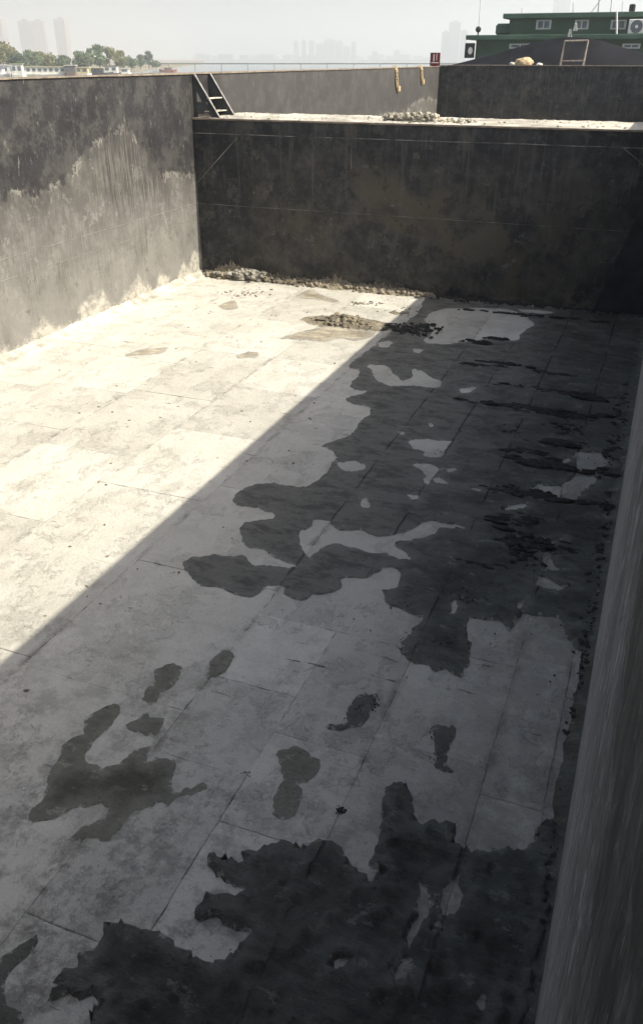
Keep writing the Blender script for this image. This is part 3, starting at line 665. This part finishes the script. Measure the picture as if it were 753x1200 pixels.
# ------------------------------------------------------------------ steps from bulkhead top to wall rim
st = empty('steel_steps', (XL, 20.6, HB), 'dark steel steps on triangular brackets climbing the side wall behind the bulkhead', 'steps')
def bracket(y, y_run, hole):
    b = bmesh.new(); x0 = XL+.01; z1 = HW-.02; z0 = HB-.01; xw = y_run
    tri = [(x0, z0), (x0+xw, z0), (x0+.05, z1), (x0, z1)]
    if not hole: prism(b, [(x, y, z) for x, z in tri], (0, .02, 0))
    else:
        h = [(x0+.09, z0+.40), (x0+.27, z0+.40), (x0+.11, z0+.62)]
        h2 = [(x0+.09, z0+.03), (x0+.44, z0+.03), (x0+.42, z0+.14), (x0+.09, z0+.14)]
        prism(b, [(x0, y, z0), (x0+.085, y, z0), (x0+.085, y, z1-.1), (x0, y, z1)], (0, .02, 0))
        prism(b, [(x0+.085, y, z0+.15), (x0+.45, y, z0+.15), (x0+.30, y, z0+.34), (x0+.085, y, z0+.34)], (0, .02, 0))
        prism(b, [(x0+.085, y, z0+.58), (x0+.22, y, z0+.34), (x0+xw*.62, y, z0+.33), (x0+.05, y, z1), (x0+.085, y, z1-.1)], (0, .018, 0))
        prism(b, [(x0+.45, y, z0), (x0+xw, y, z0), (x0+xw*.60, y, z0+.36), (x0+.36, y, z0+.30)], (0, .016, 0))
    o = obj('bracket', b, 'bracket', st); o.location = -st.location
    f = bmesh.new(); a = Vector((x0+.05, y-.025, z1)); c = Vector((x0+xw, y-.025, z0)); nrm = Vector((z1-z0, 0, xw-.05)).normalized()*.012
    prism(f, [a, c, c+nrm, a+nrm], (0, .07, 0))
    o = obj('flange', f, 'flange', st); o.location = -st.location
bracket(19.72, .68, True); bracket(20.52, .68, False)
for x0, z, wd in ((.36, 4.14, .16), (.47, 3.86, .20)):
    o = obj('tread', bx((XL+x0-wd, 19.745, z), (XL+x0+.02, 20.515, z+.025), .004), 'cement', st); o.location = -st.location

# ------------------------------------------------------------------ things on the rims
M['rope'] = simple('frayed_tan_rope', (.42, .32, .19), .9, .3, 30, bump=.3)
M['red'] = simple('red_board_paint', (.15, .015, .02), .5, .3, 8)
M['white'] = simple('white_paint', (.72, .70, .68), .5, .08, 6)
M['rust'] = simple('rusty_light_metal', (.34, .29, .25), .6, .35, 8)
M['sack'] = simple('tan_sackcloth', (.55, .42, .26), .9, .3, 6, bump=.3)
M['tarp'] = simple('black_tarpaulin', (.010, .011, .015), .8, .3, .8, spec=.1)
def rope(y0, dz, sx, label):
    P = []
    n = 26
    for i in range(n+1):
        t = i/n; a = t*2*math.pi
        y = y0 + .17*sx*math.cos(a+math.pi)*(.55+.45*math.sin(a/2)) + .02*fbm(t*6, y0)
        z = HW+.045 - dz*math.sin(a/2)**.8 + .01*fbm(t*9, y0, 2)
        P.append(Vector((XL+.055+.02*fbm(t*5, y0, 4), y, z)))
    P[0] = Vector((XL-.12, y0-.12*sx, HW+.035)); P[-1] = Vector((XL-.12, y0+.14*sx, HW+.035))
    root = empty('mooring_rope', (XL, y0, HW), label, 'rope', 'ropes hanging over the side wall')
    for nm, dx, ph in (('strand', 0, 0), ('strand', .03, 1.7)):
        b = bmesh.new()
        Q = [p+Vector((dx+.012*math.cos(i*.9+ph), .018*math.sin(i*.9+ph)+dx, .01*ph)) for i, p in enumerate(P)]
        for a, c in zip(Q, Q[1:]): bar(b, a, c, .032, 7)
        o = obj(nm, b, 'rope', root, True); o.location = -root.location
    b = bmesh.new(); q = P[n//2]
    for k in range(4): bar(b, q+Vector((0, -.10, .02+k*.045)), q+Vector((.05, .10, .04+k*.045)), .026, 7)
    o = obj('knot', b, 'rope', root, True); o.location = -root.location
rope(36.5, .92, 1.4, 'longer looped tan rope hanging over the sunlit wall, left of the shorter one')
rope(40.3, .74, 1.1, 'shorter looped tan rope hanging over the wall near the red board')

rb = empty('red_board', (XL-.02, 42.6, HW), 'small dark red board with pale strokes standing on the wall rim at the corner', 'sign')
c0 = on_y(505, 75, 42.6); c1 = on_y(514.5, 63, 42.6)
xa, xb = XL-.22, XL+.24; za, zb = HW+.008, HW+.56
def rbp(nm, a, b, m):
    o = obj(nm, bx(a, b, .003), m, rb); o.location = -rb.location; return o
rbp('panel', (xa, 42.60, za), (xb, 42.66, zb), 'red')
rbp('pale_stroke', (xa+.15, 42.592, za+.20), (xa+.20, 42.600, zb-.06), 'white'); rbp('pale_stroke', (xa+.29, 42.592, za+.24), (xa+.32, 42.600, zb-.04), 'white')
rbp('pale_stroke', (xa+.06, 42.592, za+.13), (xb-.05, 42.600, za+.165), 'white')
rbp('foot', (xa+.04, 42.58, za-.004), (xa+.08, 42.70, za+.04), 'rust'); rbp('foot', (xb-.08, 42.58, za-.004), (xb-.04, 42.70, za+.04), 'rust')

fr = empty('metal_frame', (-4.95, 43.8, HW+.065), 'open rectangular light metal frame standing on the far bulkhead', 'frame')
zf = HW+.062; A = [(-5.50, zf), (-4.50, zf), (-4.40, zf+.98), (-5.42, zf+.96)]
for (x1, z1), (x2, z2), nm in ((A[0], A[3], 'post'), (A[1], A[2], 'post'), (A[3], A[2], 'rail'), ((-5.48, zf+.17), (-4.48, zf+.19), 'rail')):
    b = bmesh.new(); bar(b, (x1, 43.8, z1), (x2, 43.8, z2), .03, 6); o = obj(nm, b, 'rust', fr); o.location = -fr.location
for p_, q_ in ((A[3], -5.52), (A[2], -4.5)):
    b = bmesh.new(); bar(b, (p_[0], 43.8, p_[1]), (q_, 44.3, zf-.3), .022, 6); o = obj('stay', b, 'rust', fr); o.location = -fr.location

def sack(x, y, z, a, b, c, label, mat='sack', name='crumpled_sack'):
    bm = bmesh.new(); bmesh.ops.create_icosphere(bm, subdivisions=4, radius=1)
    for v in bm.verts:
        n = 1+.30*fbm(v.co.x*1.4+x, v.co.y*1.4, v.co.z*1.4)+.12*abs(fbm(v.co.x*5, v.co.y*5+x, v.co.z*5)); v.co *= n
        v.co.z = max(v.co.z, -.45); v.co = Vector((v.co.x*a, v.co.y*b, (v.co.z+.45)*c))
    o = obj(name, bm, mat, None, True); o.location = (x, y, z); return tag(o, label, 'sack')
sack(-7.10, 43.76, HW+.066, .38, .18, .21, 'crumpled tan sack lying on the far bulkhead left of the metal frame')
sack(-7.62, 43.76, HW+.066, .16, .13, .08, 'small flat pale rag beside the tan sack on the far bulkhead', 'cement', 'crumpled_rag')
sack(-6.42, 43.76, HW+.066, .14, .12, .06, 'tiny white rag right of the tan sack on the far bulkhead', 'white', 'crumpled_rag')

# black tarpaulin ridge behind the far bulkhead
def tp(px, py, y): v = on_y(px, py, y); return (v.x, v.y, v.z)
yt = 47.5; tops = [(520, 77), (545, 71), (575, 63), (600, 56), (625, 49), (645, 44.5), (662, 42), (685, 43), (705, 47), (730, 54.5), (755, 62), (790, 71), (815, 77)]
V, Fc = [], []; nn = 8
T = []
for (a, b), (c, d) in zip(tops, tops[1:]):
    for k in range(4): T.append((a+(c-a)*k/4, b+(d-b)*k/4))
T.append(tops[-1])
for i, (px, py) in enumerate(T):
    v = on_y(px, py, yt); hgt = max(.05, v.z-3.6)
    for j in range(nn+1):
        t = j/nn; yy = yt-3.2+t*3.2
        z = 3.56+hgt*t**.8+(.03*fbm(v.x*1.3, yy*1.5, 2) if 0 < j < nn else 0); V.append((v.x, yy, z))
    V.append((v.x, yt+3.2, 3.56))
m = nn+2
for i in range(len(T)-1):
    for j in range(m-1): a = i*m+j; Fc.append((a, a+m, a+m+1, a+1))
tag(obj('tarpaulin_heap', (V, Fc), 'tarp'), 'broad black tarpaulin covered heap sloping to both sides behind the far bulkhead', 'tarpaulin')

# ------------------------------------------------------------------ green vessel beyond the barge
M['green'] = simple('dark_green_paint', (.028, .066, .036), .55, .2, .6)
M['green_roof'] = simple('green_roof_edge', (.055, .115, .075), .5, .2, .8)
M['glass'] = simple('dull_window_glass', (.10, .12, .14), .2, .3, 4, spec=.5, bump=0)
M['grey'] = simple('grey_window_frame', (.42, .43, .43), .6, .15, 6)
M['black'] = simple('black_rubber', (.015, .015, .017), .7, .3, 4)
YH = 80.0
def H(px, py, y=YH): return on_y(px, py, y)
ves = empty('green_vessel', (-12, YH, -1), 'dark green vessel with two storey flat roofed deckhouse beyond the barge', 'boat')
def vp(nm, bm_, m, parent=ves, smooth=False):
    o = obj(nm, bm_, m, parent, smooth); base = Vector(ves.location); o.location = -base if parent is ves else (0, 0, 0); return o
xl = H(547, 50).x; xr = 6.0; zl1 = H(600, 41).z; zl0 = H(600, 46.5).z
vp('hull', bx((xl-2, YH-1.5, -1.8), (xr+8, YH+11, 3.2), .3), 'green')
vp('lower_storey', bx((H(557, 55).x, YH, 3.2), (xr-.6, YH+8, zl0)), 'green')
vp('lower_roof', bx((xl, YH-.7, zl0), (xr, YH+9, zl1), .03), 'green_roof')
zu1 = H(640, 15.0).z; zu0 = H(640, 21.0).z; xu = H(588, 25).x
vp('upper_storey', bx((H(595, 25).x, YH+.6, zl1), (xr-1.2, YH+7, zu0)), 'green')
vp('upper_roof', bx((xu, YH+.1, zu0), (xr-.6, YH+8, zu1), .03), 'green_roof')
def window(px0, px1, py0, py1, y, lower=False):
    a = H(px0, py1, y); b = H(px1, py0, y); d = .06
    f = bmesh.new(); t = .10
    for p, q in (((a.x, a.z), (b.x, a.z+t)), ((a.x, b.z-t), (b.x, b.z)), ((a.x, a.z+t), (a.x+t*1.6, b.z-t)), ((b.x-t*1.6, a.z+t), (b.x, b.z-t)), (((a.x+b.x)/2-t/2, a.z+t), ((a.x+b.x)/2+t/2, b.z-t))):
        box(f, (p[0], y-d, p[1]), (q[0], y, q[1]))
    w_ = vp('window', f, 'grey')
    g = obj('pane', bx((a.x+t, y-.02, a.z+t*.9), (b.x-t, y-.005, b.z-t*.9)), 'glass', w_)
window(627, 646, 23, 34.5, YH+.6); window(672, 690, 23, 34.5, YH+.6); window(714, 734, 23, 34.5, YH+.6)
window(596, 622, 51, 57, YH); window(728, 750, 51, 57, YH)
b = bx((H(575, 40).x, YH+1.6, zl1), (H(593, 40).x, YH+3.4, H(580, 27.5, YH+1.6).z), .18); vp('roof_locker', b, 'green_roof')
b = bx((H(545, 60).x, YH-.35, H(550, 68).z), (H(556, 60).x, YH-.1, H(550, 50.5).z), .03); vp('side_board', b, 'black')
b = bmesh.new(); c = H(550.5, 59.5, YH-.4); bar(b, (c.x, c.y, c.z), (c.x, c.y+.06, c.z), .19, 14)
for v in b.verts: v.co.z = c.z+(v.co.z-c.z)*1.45
vp('white_oval', b, 'white')
c = H(560, 34.5, YH); b = bmesh.new(); bmesh.ops.create_icosphere(b, subdivisions=2, radius=.24, matrix=Matrix.Translation((c.x, c.y, c.z))); bar(b, (c.x, c.y, zl1), (c.x, c.y, c.z), .06); vp('lamp', b, 'black')
c = H(559, 40, YH); c2 = H(562.5, -12, YH); b = bmesh.new(); bar(b, (c.x, c.y+.3, zl1), (c2.x, c.y+.3, c2.z), .035, 5, .02); vp('mast', b, 'grey')
for p0, p1, r in (((611,16),(611,9),.03),((671,14),(671,3),.04),((700,14),(702,-8),.05),((692,11),(703,0),.03),((715,13),(717,-10),.05),((728,14),(729,2),.03)):
    a = H(*p0, YH+1.5); c = H(*p1, YH+1.5); b = bmesh.new(); bar(b, (a.x, a.y, zu1-.02), (c.x, c.y, c.z), r, 5); vp('antenna', b, 'grey')
a = H(722, 38, YH-.3); c = H(722, 14, YH-.3); b = bmesh.new(); bar(b, (a.x, a.y, zl1), (c.x, c.y, c.z), .07, 6); vp('flag_pole', b, 'white')
c = H(740, 9, YH+1.5); b = bx((c.x-.22, c.y-.2, c.z-.3), (c.x+.25, c.y+.2, c.z+.25), .08); bar(b, (c.x, c.y, zu1-.02), (c.x, c.y, c.z), .06); vp('lamp', b, 'black')
# air conditioner on the lower roof
p0 = H(735, 37, YH+.2); p1 = H(757, 22.5, YH+.2)
ac = empty('air_conditioner', (p0.x, YH, zl1), 'white air conditioner box with round fan on the green vessel roof', 'air conditioner')
def acp(nm, bm_, m): o = obj(nm, bm_, m, ac); o.location = -ac.location; return o
acp('casing', bx((p0.x, YH-.2, zl1+.02), (p1.x, YH+.45, p1.z), .04), 'white')
cx = p0.x+.62; cz = (p1.z+zl1)/2
b = bmesh.new(); bar(b, (cx, YH-.225, cz), (cx, YH-.2, cz), .46, 20); acp('fan_grille', b, 'glass')
b = bmesh.new(); bar(b, (cx, YH-.25, cz), (cx, YH-.226, cz), .12, 12); acp('hub', b, 'white')
# white cloth and pale bundle hanging at the roof edge
def cloth(px, py, w_, h_, m, label, col):
    c = H(px, py, YH-.75); V, Fc = [], []; n1, n2 = 8, 8
    for i in range(n1+1):
        for j in range(n2+1):
            u = i/n1-.5; t = j/n2; V.append((c.x+u*w_*(.35+.65*t), c.y+.08*math.sin(u*9)+.05*fbm(u*4, t*4), c.z-h_*t+.03*fbm(u*5, t)))
    for i in range(n1):
        for j in range(n2): a = i*(n2+1)+j; Fc.append((a, a+1, a+n2+2, a+n2+1))
    o = obj('hanging_cloth', (V, Fc), m, None, True); md = o.modifiers.new('thick', 'SOLIDIFY'); md.thickness = .03
    tag(o, label, 'cloth')
cloth(667.5, 34, .42, .62, 'white', 'lower white cloth hanging over the lower roof edge of the green vessel', 0)
cloth(674, 27, .36, .55, 'white', 'upper white cloth hanging in front of the middle window of the green vessel', 0)

# ------------------------------------------------------------------ water, banks, trees, boats, town
t = NT('river_water'); nn_ = t.noise(.35, 4, .6)
M['water'] = t.out((.10, .12, .11), .12, t.bump(nn_, .4, .3), 0, .5)
M['bank'] = simple('dry_bank_earth', (.22, .19, .14), .95, .3, .08)
wv = bmesh.new(); box(wv, (-9000, -1200, -5), (6000, 9000, -1)); tag(obj('river', wv, 'water'), kind='structure')
def strip(name, pts, z, h, mat):                    # low land: polygon in plan, sloping foot
    b = bmesh.new(); prism(b, [(x, y, -4.5) for x, y in pts], (0, 0, z+4.5))
    return tag(obj(name, b, mat), kind='structure')
G = lambda px, D: at(px, 69, D)
P = [G(-420, 300), G(-160, 296), G(0, 292), G(60, 296), G(110, 330), G(150, 420), G(200, 640), G(235, 1000), G(240, 2480), G(-400, 2480)]
strip('left_bank', [(p.x, p.y) for p in P], 0.4, 0, 'bank')
P = [G(-500, 2600), G(100, 2500), G(240, 2500), G(420, 2700), G(620, 2500), G(900, 2400), G(1400, 2600), G(1400, 5200), G(-500, 5200)]
strip('far_bank', [(p.x, p.y) for p in P], 1.5, 0, 'bank')

def leaf_mat(name, c):
    t = NT(name); oi = t.n('ObjectInfo').outputs['Random']; n = t.noise(.5, 3)
    return t.out(t.mix(t.ss(n, .3, .7), tuple(v*.65 for v in c), tuple(v*1.3 for v in c)), .8, None, 0, .2)
M['leaf_a'] = leaf_mat('yellow_green_leaves', (.14, .14, .06)); M['leaf_b'] = leaf_mat('mid_green_leaves', (.09, .125, .06)); M['leaf_c'] = leaf_mat('dark_green_leaves', (.055, .09, .05))
M['bark'] = simple('grey_bark', (.12, .10, .08), .9, .3, 2)
def crown_mesh(seed, rx, h0, h1, n=900, leaf=.55):
    r = random.Random(seed); cl = []
    for k in range(16):
        a = r.uniform(0, 6.28); t = r.random(); z = h0+(h1-h0)*t; rr = rx*math.sin(math.pi*(.18+.75*t))*r.uniform(.25, .95)
        cl.append((rr*math.cos(a), rr*math.sin(a), z, r.uniform(.35, .6)*rx))
    V, Fc = [], []
    for k in range(n):
        c = r.choice(cl); d = Vector((r.gauss(0, 1), r.gauss(0, 1), r.gauss(0, 1))).normalized()*c[3]*r.uniform(.5, 1.0)
        p = Vector(c[:3])+Vector((d.x, d.y, d.z*.75)); u = Vector((r.gauss(0, 1), r.gauss(0, 1), r.gauss(0, 1))).normalized(); v = u.orthogonal().normalized(); s = leaf*r.uniform(.4, 1)
        i = len(V); V += [p-u*s, p+v*s*.6, p+u*s, p-v*s*.6]; Fc.append((i, i+1, i+2, i+3))
    return [tuple(v) for v in V], Fc
def tree(px, py_top, wpx, D, leafm, seed, label, z0=.4):
    b0 = G(px, D); top = at(px, py_top, D).z; rx = wpx/2*D/F; h = top-z0
    root = empty('tree', (b0.x, b0.y, z0), label, 'tree', 'trees on the far left bank')
    obj('crown', crown_mesh(seed, rx, h*.28, h*.92, 1100, max(.35, rx*.16)), leafm, root)
    b = bmesh.new(); bar(b, (0, 0, -.3), (0, 0, h*.6), h*.032, 7, h*.014); r = random.Random(seed)
    for k in range(4):
        a = r.uniform(0, 6.28); bar(b, (0, 0, h*(.25+.08*k)), (rx*.5*math.cos(a), rx*.5*math.sin(a), h*(.5+.09*k)), h*.013, 5, h*.006)
    obj('trunk', b, 'bark', root)
tr = [(-20, 50, 30, 340, 'leaf_a', 'yellow green tree just beyond the left picture edge'), (3, 49, 26, 335, 'leaf_a', 'tall yellow green tree at the left picture edge'), (14, 55, 22, 345, 'leaf_a', 'yellowish tree second from the left edge'),
 (20, 63, 22, 322, 'leaf_c', 'dark green bush like tree behind the white houseboat'), (35, 60, 24, 340, 'leaf_b', 'rounded green tree right of the darkest tree'), (47, 61, 20, 350, 'leaf_a', 'pale yellow tree below the pair of hazy towers'),
 (60, 64, 20, 350, 'leaf_a', 'small yellow tree left of the single tower'), (75, 66, 20, 350, 'leaf_b', 'low green tree below the single hazy tower'), (92, 60, 18, 350, 'leaf_b', 'green tree at the left of the tall clump'),
 (103, 56, 20, 350, 'leaf_b', 'green tree in the tall clump, left of its highest crown'), (116, 53, 20, 355, 'leaf_b', 'highest green tree of the clump on the bank'), (128, 54, 18, 360, 'leaf_a', 'tall yellow green tree right of the highest crown'),
 (140, 60, 18, 365, 'leaf_a', 'yellowish tree at the right end of the tall clump'), (153, 66, 16, 400, 'leaf_b', 'small green tree after the gap in the clump'), (164, 65, 14, 420, 'leaf_b', 'second small green tree after the gap'), (174, 60, 13, 430, 'leaf_c', 'slim dark tree standing last on the right of the bank'), (182, 72, 12, 480, 'leaf_b', 'very low bush at the tip of the bank')]
for i, (px, py, wp, D, lm, lab) in enumerate(tr): tree(px, py, wp, D, lm, 40+i, lab)

# moored boats and houseboats below the trees
M['boat_white'] = simple('white_boat_paint', (.62, .61, .56), .6, .15, .5); M['boat_dark'] = simple('dark_boat_paint', (.05, .05, .055), .6, .3, .5)
M['boat_blue'] = simple('blue_violet_boat_paint', (.22, .20, .36), .6, .2, .5); M['boat_roof'] = simple('faded_yellow_roof', (.42, .38, .22), .7, .2, .5); M['boat_brown'] = simple('brown_boat_planks', (.16, .12, .10), .8, .3, .5); M['boat_red'] = simple('red_brown_boat_paint', (.28, .10, .07), .7, .2, .5)
def boat(px, D, L, wd, hullm, cabm, roofm, hc, nwin, label, rz=.0, z_h=1.3, name='moored_boat', clen=.7):
    b0 = G(px, D); root = empty(name, (b0.x, b0.y, -1), label, 'boat', 'boats moored along the left bank', YAW+rz)
    b = bmesh.new(); n = 12; rows = []
    for i in range(n+1):
        t = i/n; x = (t-.5)*L; k = min(1, 2.2*math.sin(math.pi*min(max(t, .04), .96))); sh = .35*abs(2*t-1)**3
        rows.append([b.verts.new(p) for p in ((x, -wd/2*k, z_h+sh), (x, -wd/2*k*.8, -.4), (x, wd/2*k*.8, -.4), (x, wd/2*k, z_h+sh))])
    for p, q in zip(rows, rows[1:]):
        for j in range(4): b.faces.new((p[j], q[j], q[(j+1) % 4], p[(j+1) % 4]))
    b.faces.new(rows[0]); b.faces.new(rows[-1][::-1]); bmesh.ops.recalc_face_normals(b, faces=b.faces[:])
    obj('hull', b, hullm, root)
    if hc:
        c0, c1 = -L*clen/2, L*clen/2
        obj('cabin', bx((c0, -wd*.36, z_h-.05), (c1, wd*.36, z_h+hc), .05), cabm, root)
        obj('roof', bx((c0-.4, -wd*.44, z_h+hc), (c1+.4, wd*.44, z_h+hc+.18), .04), roofm, root)
        for k in range(nwin):
            x = c0+(c1-c0)*(k+.5)/nwin; w2 = (c1-c0)/nwin*.28
            f = obj('window', bx((x-w2, -wd*.36-.06, z_h+hc*.4), (x+w2, -wd*.36+.01, z_h+hc*.8)), 'glass', root)
    return root
boat(-14, 272, 13, 4, 'boat_white', 'boat_white', 'boat_blue', 1.8, 3, 'white boat at the very left edge of the picture')
boat(10, 276, 8, 3, 'boat_blue', 'boat_white', 'boat_white', 2.6, 2, 'small violet hulled boat left of the long white houseboat')
boat(19, 270, 5, 2.6, 'boat_white', 'boat_white', 'boat_roof', 3.0, 2, 'short tall white cabin boat at the left end of the houseboat')
boat(50, 278, 17, 5, 'boat_white', 'boat_white', 'boat_roof', 2.2, 8, 'long white houseboat with faded yellow roof on the left bank', clen=.9)
boat(82, 276, 4.6, 3, 'boat_brown', 'boat_brown', 'boat_white', 2.6, 1, 'brown upright boat cabin right of the long houseboat')
boat(95, 284, 6, 3, 'boat_white', 'boat_roof', 'boat_roof', 1.9, 2, 'small pale boat between the brown cabin and the dark barge')
boat(113, 288, 11, 4, 'boat_dark', 'boat_dark', 'boat_roof', 1.4, 3, 'low dark barge right of the white boats', z_h=1.6, clen=.35)
boat(129, 300, 7, 3, 'boat_dark', 'boat_white', 'boat_dark', 2.3, 2, 'small dark boat with white cabin below the tallest trees')
boat(145, 320, 5, 2.6, 'boat_white', 'boat_white', 'boat_white', 1.6, 1, 'tiny white boat right of the dark boats', z_h=.9)
boat(196, 420, 9, 3, 'boat_red', 'boat_red', 'boat_red', .8, 2, 'low red brown boat beyond the end of the trees', z_h=1.0, clen=.4)

# thin raised pipeline on posts crossing the river
M['pipe'] = simple('grey_pipe_paint', (.16, .19, .19), .6, .2, .2)
pl = empty('raised_pipeline', tuple(G(350, 260).xy)+(-1,), 'thin grey pipeline on posts crossing the river behind the hold', 'pipeline')
a = at(188, 74.6, 260); c = at(560, 74.6, 260); b = bmesh.new(); bar(b, a, c, .16, 8); o = obj('pipe', b, 'pipe', pl); o.location = -pl.location
for k in range(12):
    p = a.lerp(c, (k+.3)/12); b = bmesh.new(); bar(b, (p.x, p.y, -2), (p.x, p.y, p.z), .09, 6); o = obj('post', b, 'pipe', pl); o.location = -pl.location

# hazy towers
M['tower_pink'] = simple('pinkish_concrete', (.27, .19, .165), .8, .1, .02, bump=0); M['tower_grey'] = simple('grey_concrete', (.19, .22, .23), .8, .1, .02, bump=0); M['tower_win'] = simple('tower_glass', (.10, .13, .16), .3, .1, .05, bump=0)
def tower(px, py, wpx, D, m, label, grp, step=0, dpt=None):
    b0 = G(px, D); z1 = at(px, py, D).z; w_ = wpx*D/F; d = dpt or w_*.8; h = z1
    root = empty('tower_block', (b0.x, b0.y, 1), label, 'building', grp, YAW+rnd.uniform(-.25, .1))
    obj('wall', bx((-w_/2, -d/2, -1), (w_/2, d/2, h)), m, root)
    obj('roof_block', bx((-w_*.2, -d*.2, h-.02), (w_*.22, d*.2, h+4+step)), m, root)
    b = bmesh.new(); z = 5.0
    while z < h-3: box(b, (-w_/2-.15, -d/2-.25, z), (w_/2+.15, -d/2+.1, z+1.5)); z += 3.3
    o = obj('window_band', b, 'tower_win', root); o['kind'] = 'stuff'
    b = bmesh.new()
    for k in range(1, 4): x = -w_/2+w_*k/4; box(b, (x-.5, -d/2-.6, 0), (x+.5, -d/2-.26, h))
    o = obj('pilaster', b, m, root); o['kind'] = 'stuff'
for px, py, wp, lab in ((4, 24, 15, 'hazy pink tower block at the left picture edge'), (-16, 27, 14, 'hazy pink tower block hidden past the left edge'), (36, 26, 13, 'left one of the close pair of hazy pink towers'), (50, 26, 14, 'right one of the close pair of hazy pink towers'), (77, 24, 13, 'single hazy pink tower right of the pair')):
    tower(px, py, wp, 2700, 'tower_pink', lab, 'hazy pink towers on the left', 2)
ct = [(347, 49, 5, 'leftmost slim tower of the central skyline'), (356, 48, 5, 'second slim tower of the central skyline'), (365, 48.5, 6, 'third tower of the central skyline'), (375, 52, 9, 'lower block left of the centre of the skyline'), (386, 47.5, 12, 'broad tallest tower in the middle of the skyline'), (397, 49, 8, 'tower right of the broad tallest one'), (406, 55, 7, 'lower tower towards the right of the skyline'), (414, 50, 5, 'slim rightmost tower of the central skyline'), (439, 61, 6, 'low tower standing apart right of the skyline'), (464, 60, 7, 'low tower pair member left of the ropes'), (318, 67, 10, 'very low block left of the skyline'), (300, 69, 12, 'lowest block far left of the skyline')]
for px, py, wp, lab in ct: tower(px, py, wp, 3600, 'tower_grey', lab, 'hazy skyline towers in the centre')
for px, py, wp, lab in ((520, 38, 8, 'left one of the three towers beside the green deckhouse'), (530, 27, 12, 'tallest of the three towers beside the green deckhouse'), (541, 37, 7, 'right one of the three towers beside the green deckhouse'), (650, 2, 16, 'faint tall tower rising behind the green vessel')):
    tower(px, py, wp, 2800, 'tower_grey', lab, 'hazy towers on the right')
b = bmesh.new(); r = random.Random(5)
for k in range(70):
    p = at(r.uniform(230, 620), 70, r.uniform(3500, 4200)); w_ = r.uniform(25, 80); box(b, (p.x-w_/2, p.y-8, 0), (p.x+w_/2, p.y+8, r.uniform(10, 24)))
tag(obj('far_low_buildings', b, 'tower_grey'), 'faint low roofs along the far bank under the skyline', 'buildings', kind='stuff')

# ------------------------------------------------------------------ air
hz = bmesh.new(); box(hz, (-9500, -1500, -6), (6500, 9500, 240))
hm = bpy.data.materials.new('river_haze'); hm.use_nodes = True; ht = hm.node_tree; ht.nodes.clear()
pv = ht.nodes.new('ShaderNodeVolumePrincipled'); pv.inputs['Color'].default_value = (.93, .97, 1, 1); pv.inputs['Density'].default_value = .00056; pv.inputs['Anisotropy'].default_value = .37
oo = ht.nodes.new('ShaderNodeOutputMaterial'); ht.links.new(pv.outputs[0], oo.inputs['Volume'])
tag(obj('haze', hz, hm), 'pale haze lying over the river', None, kind='stuff')
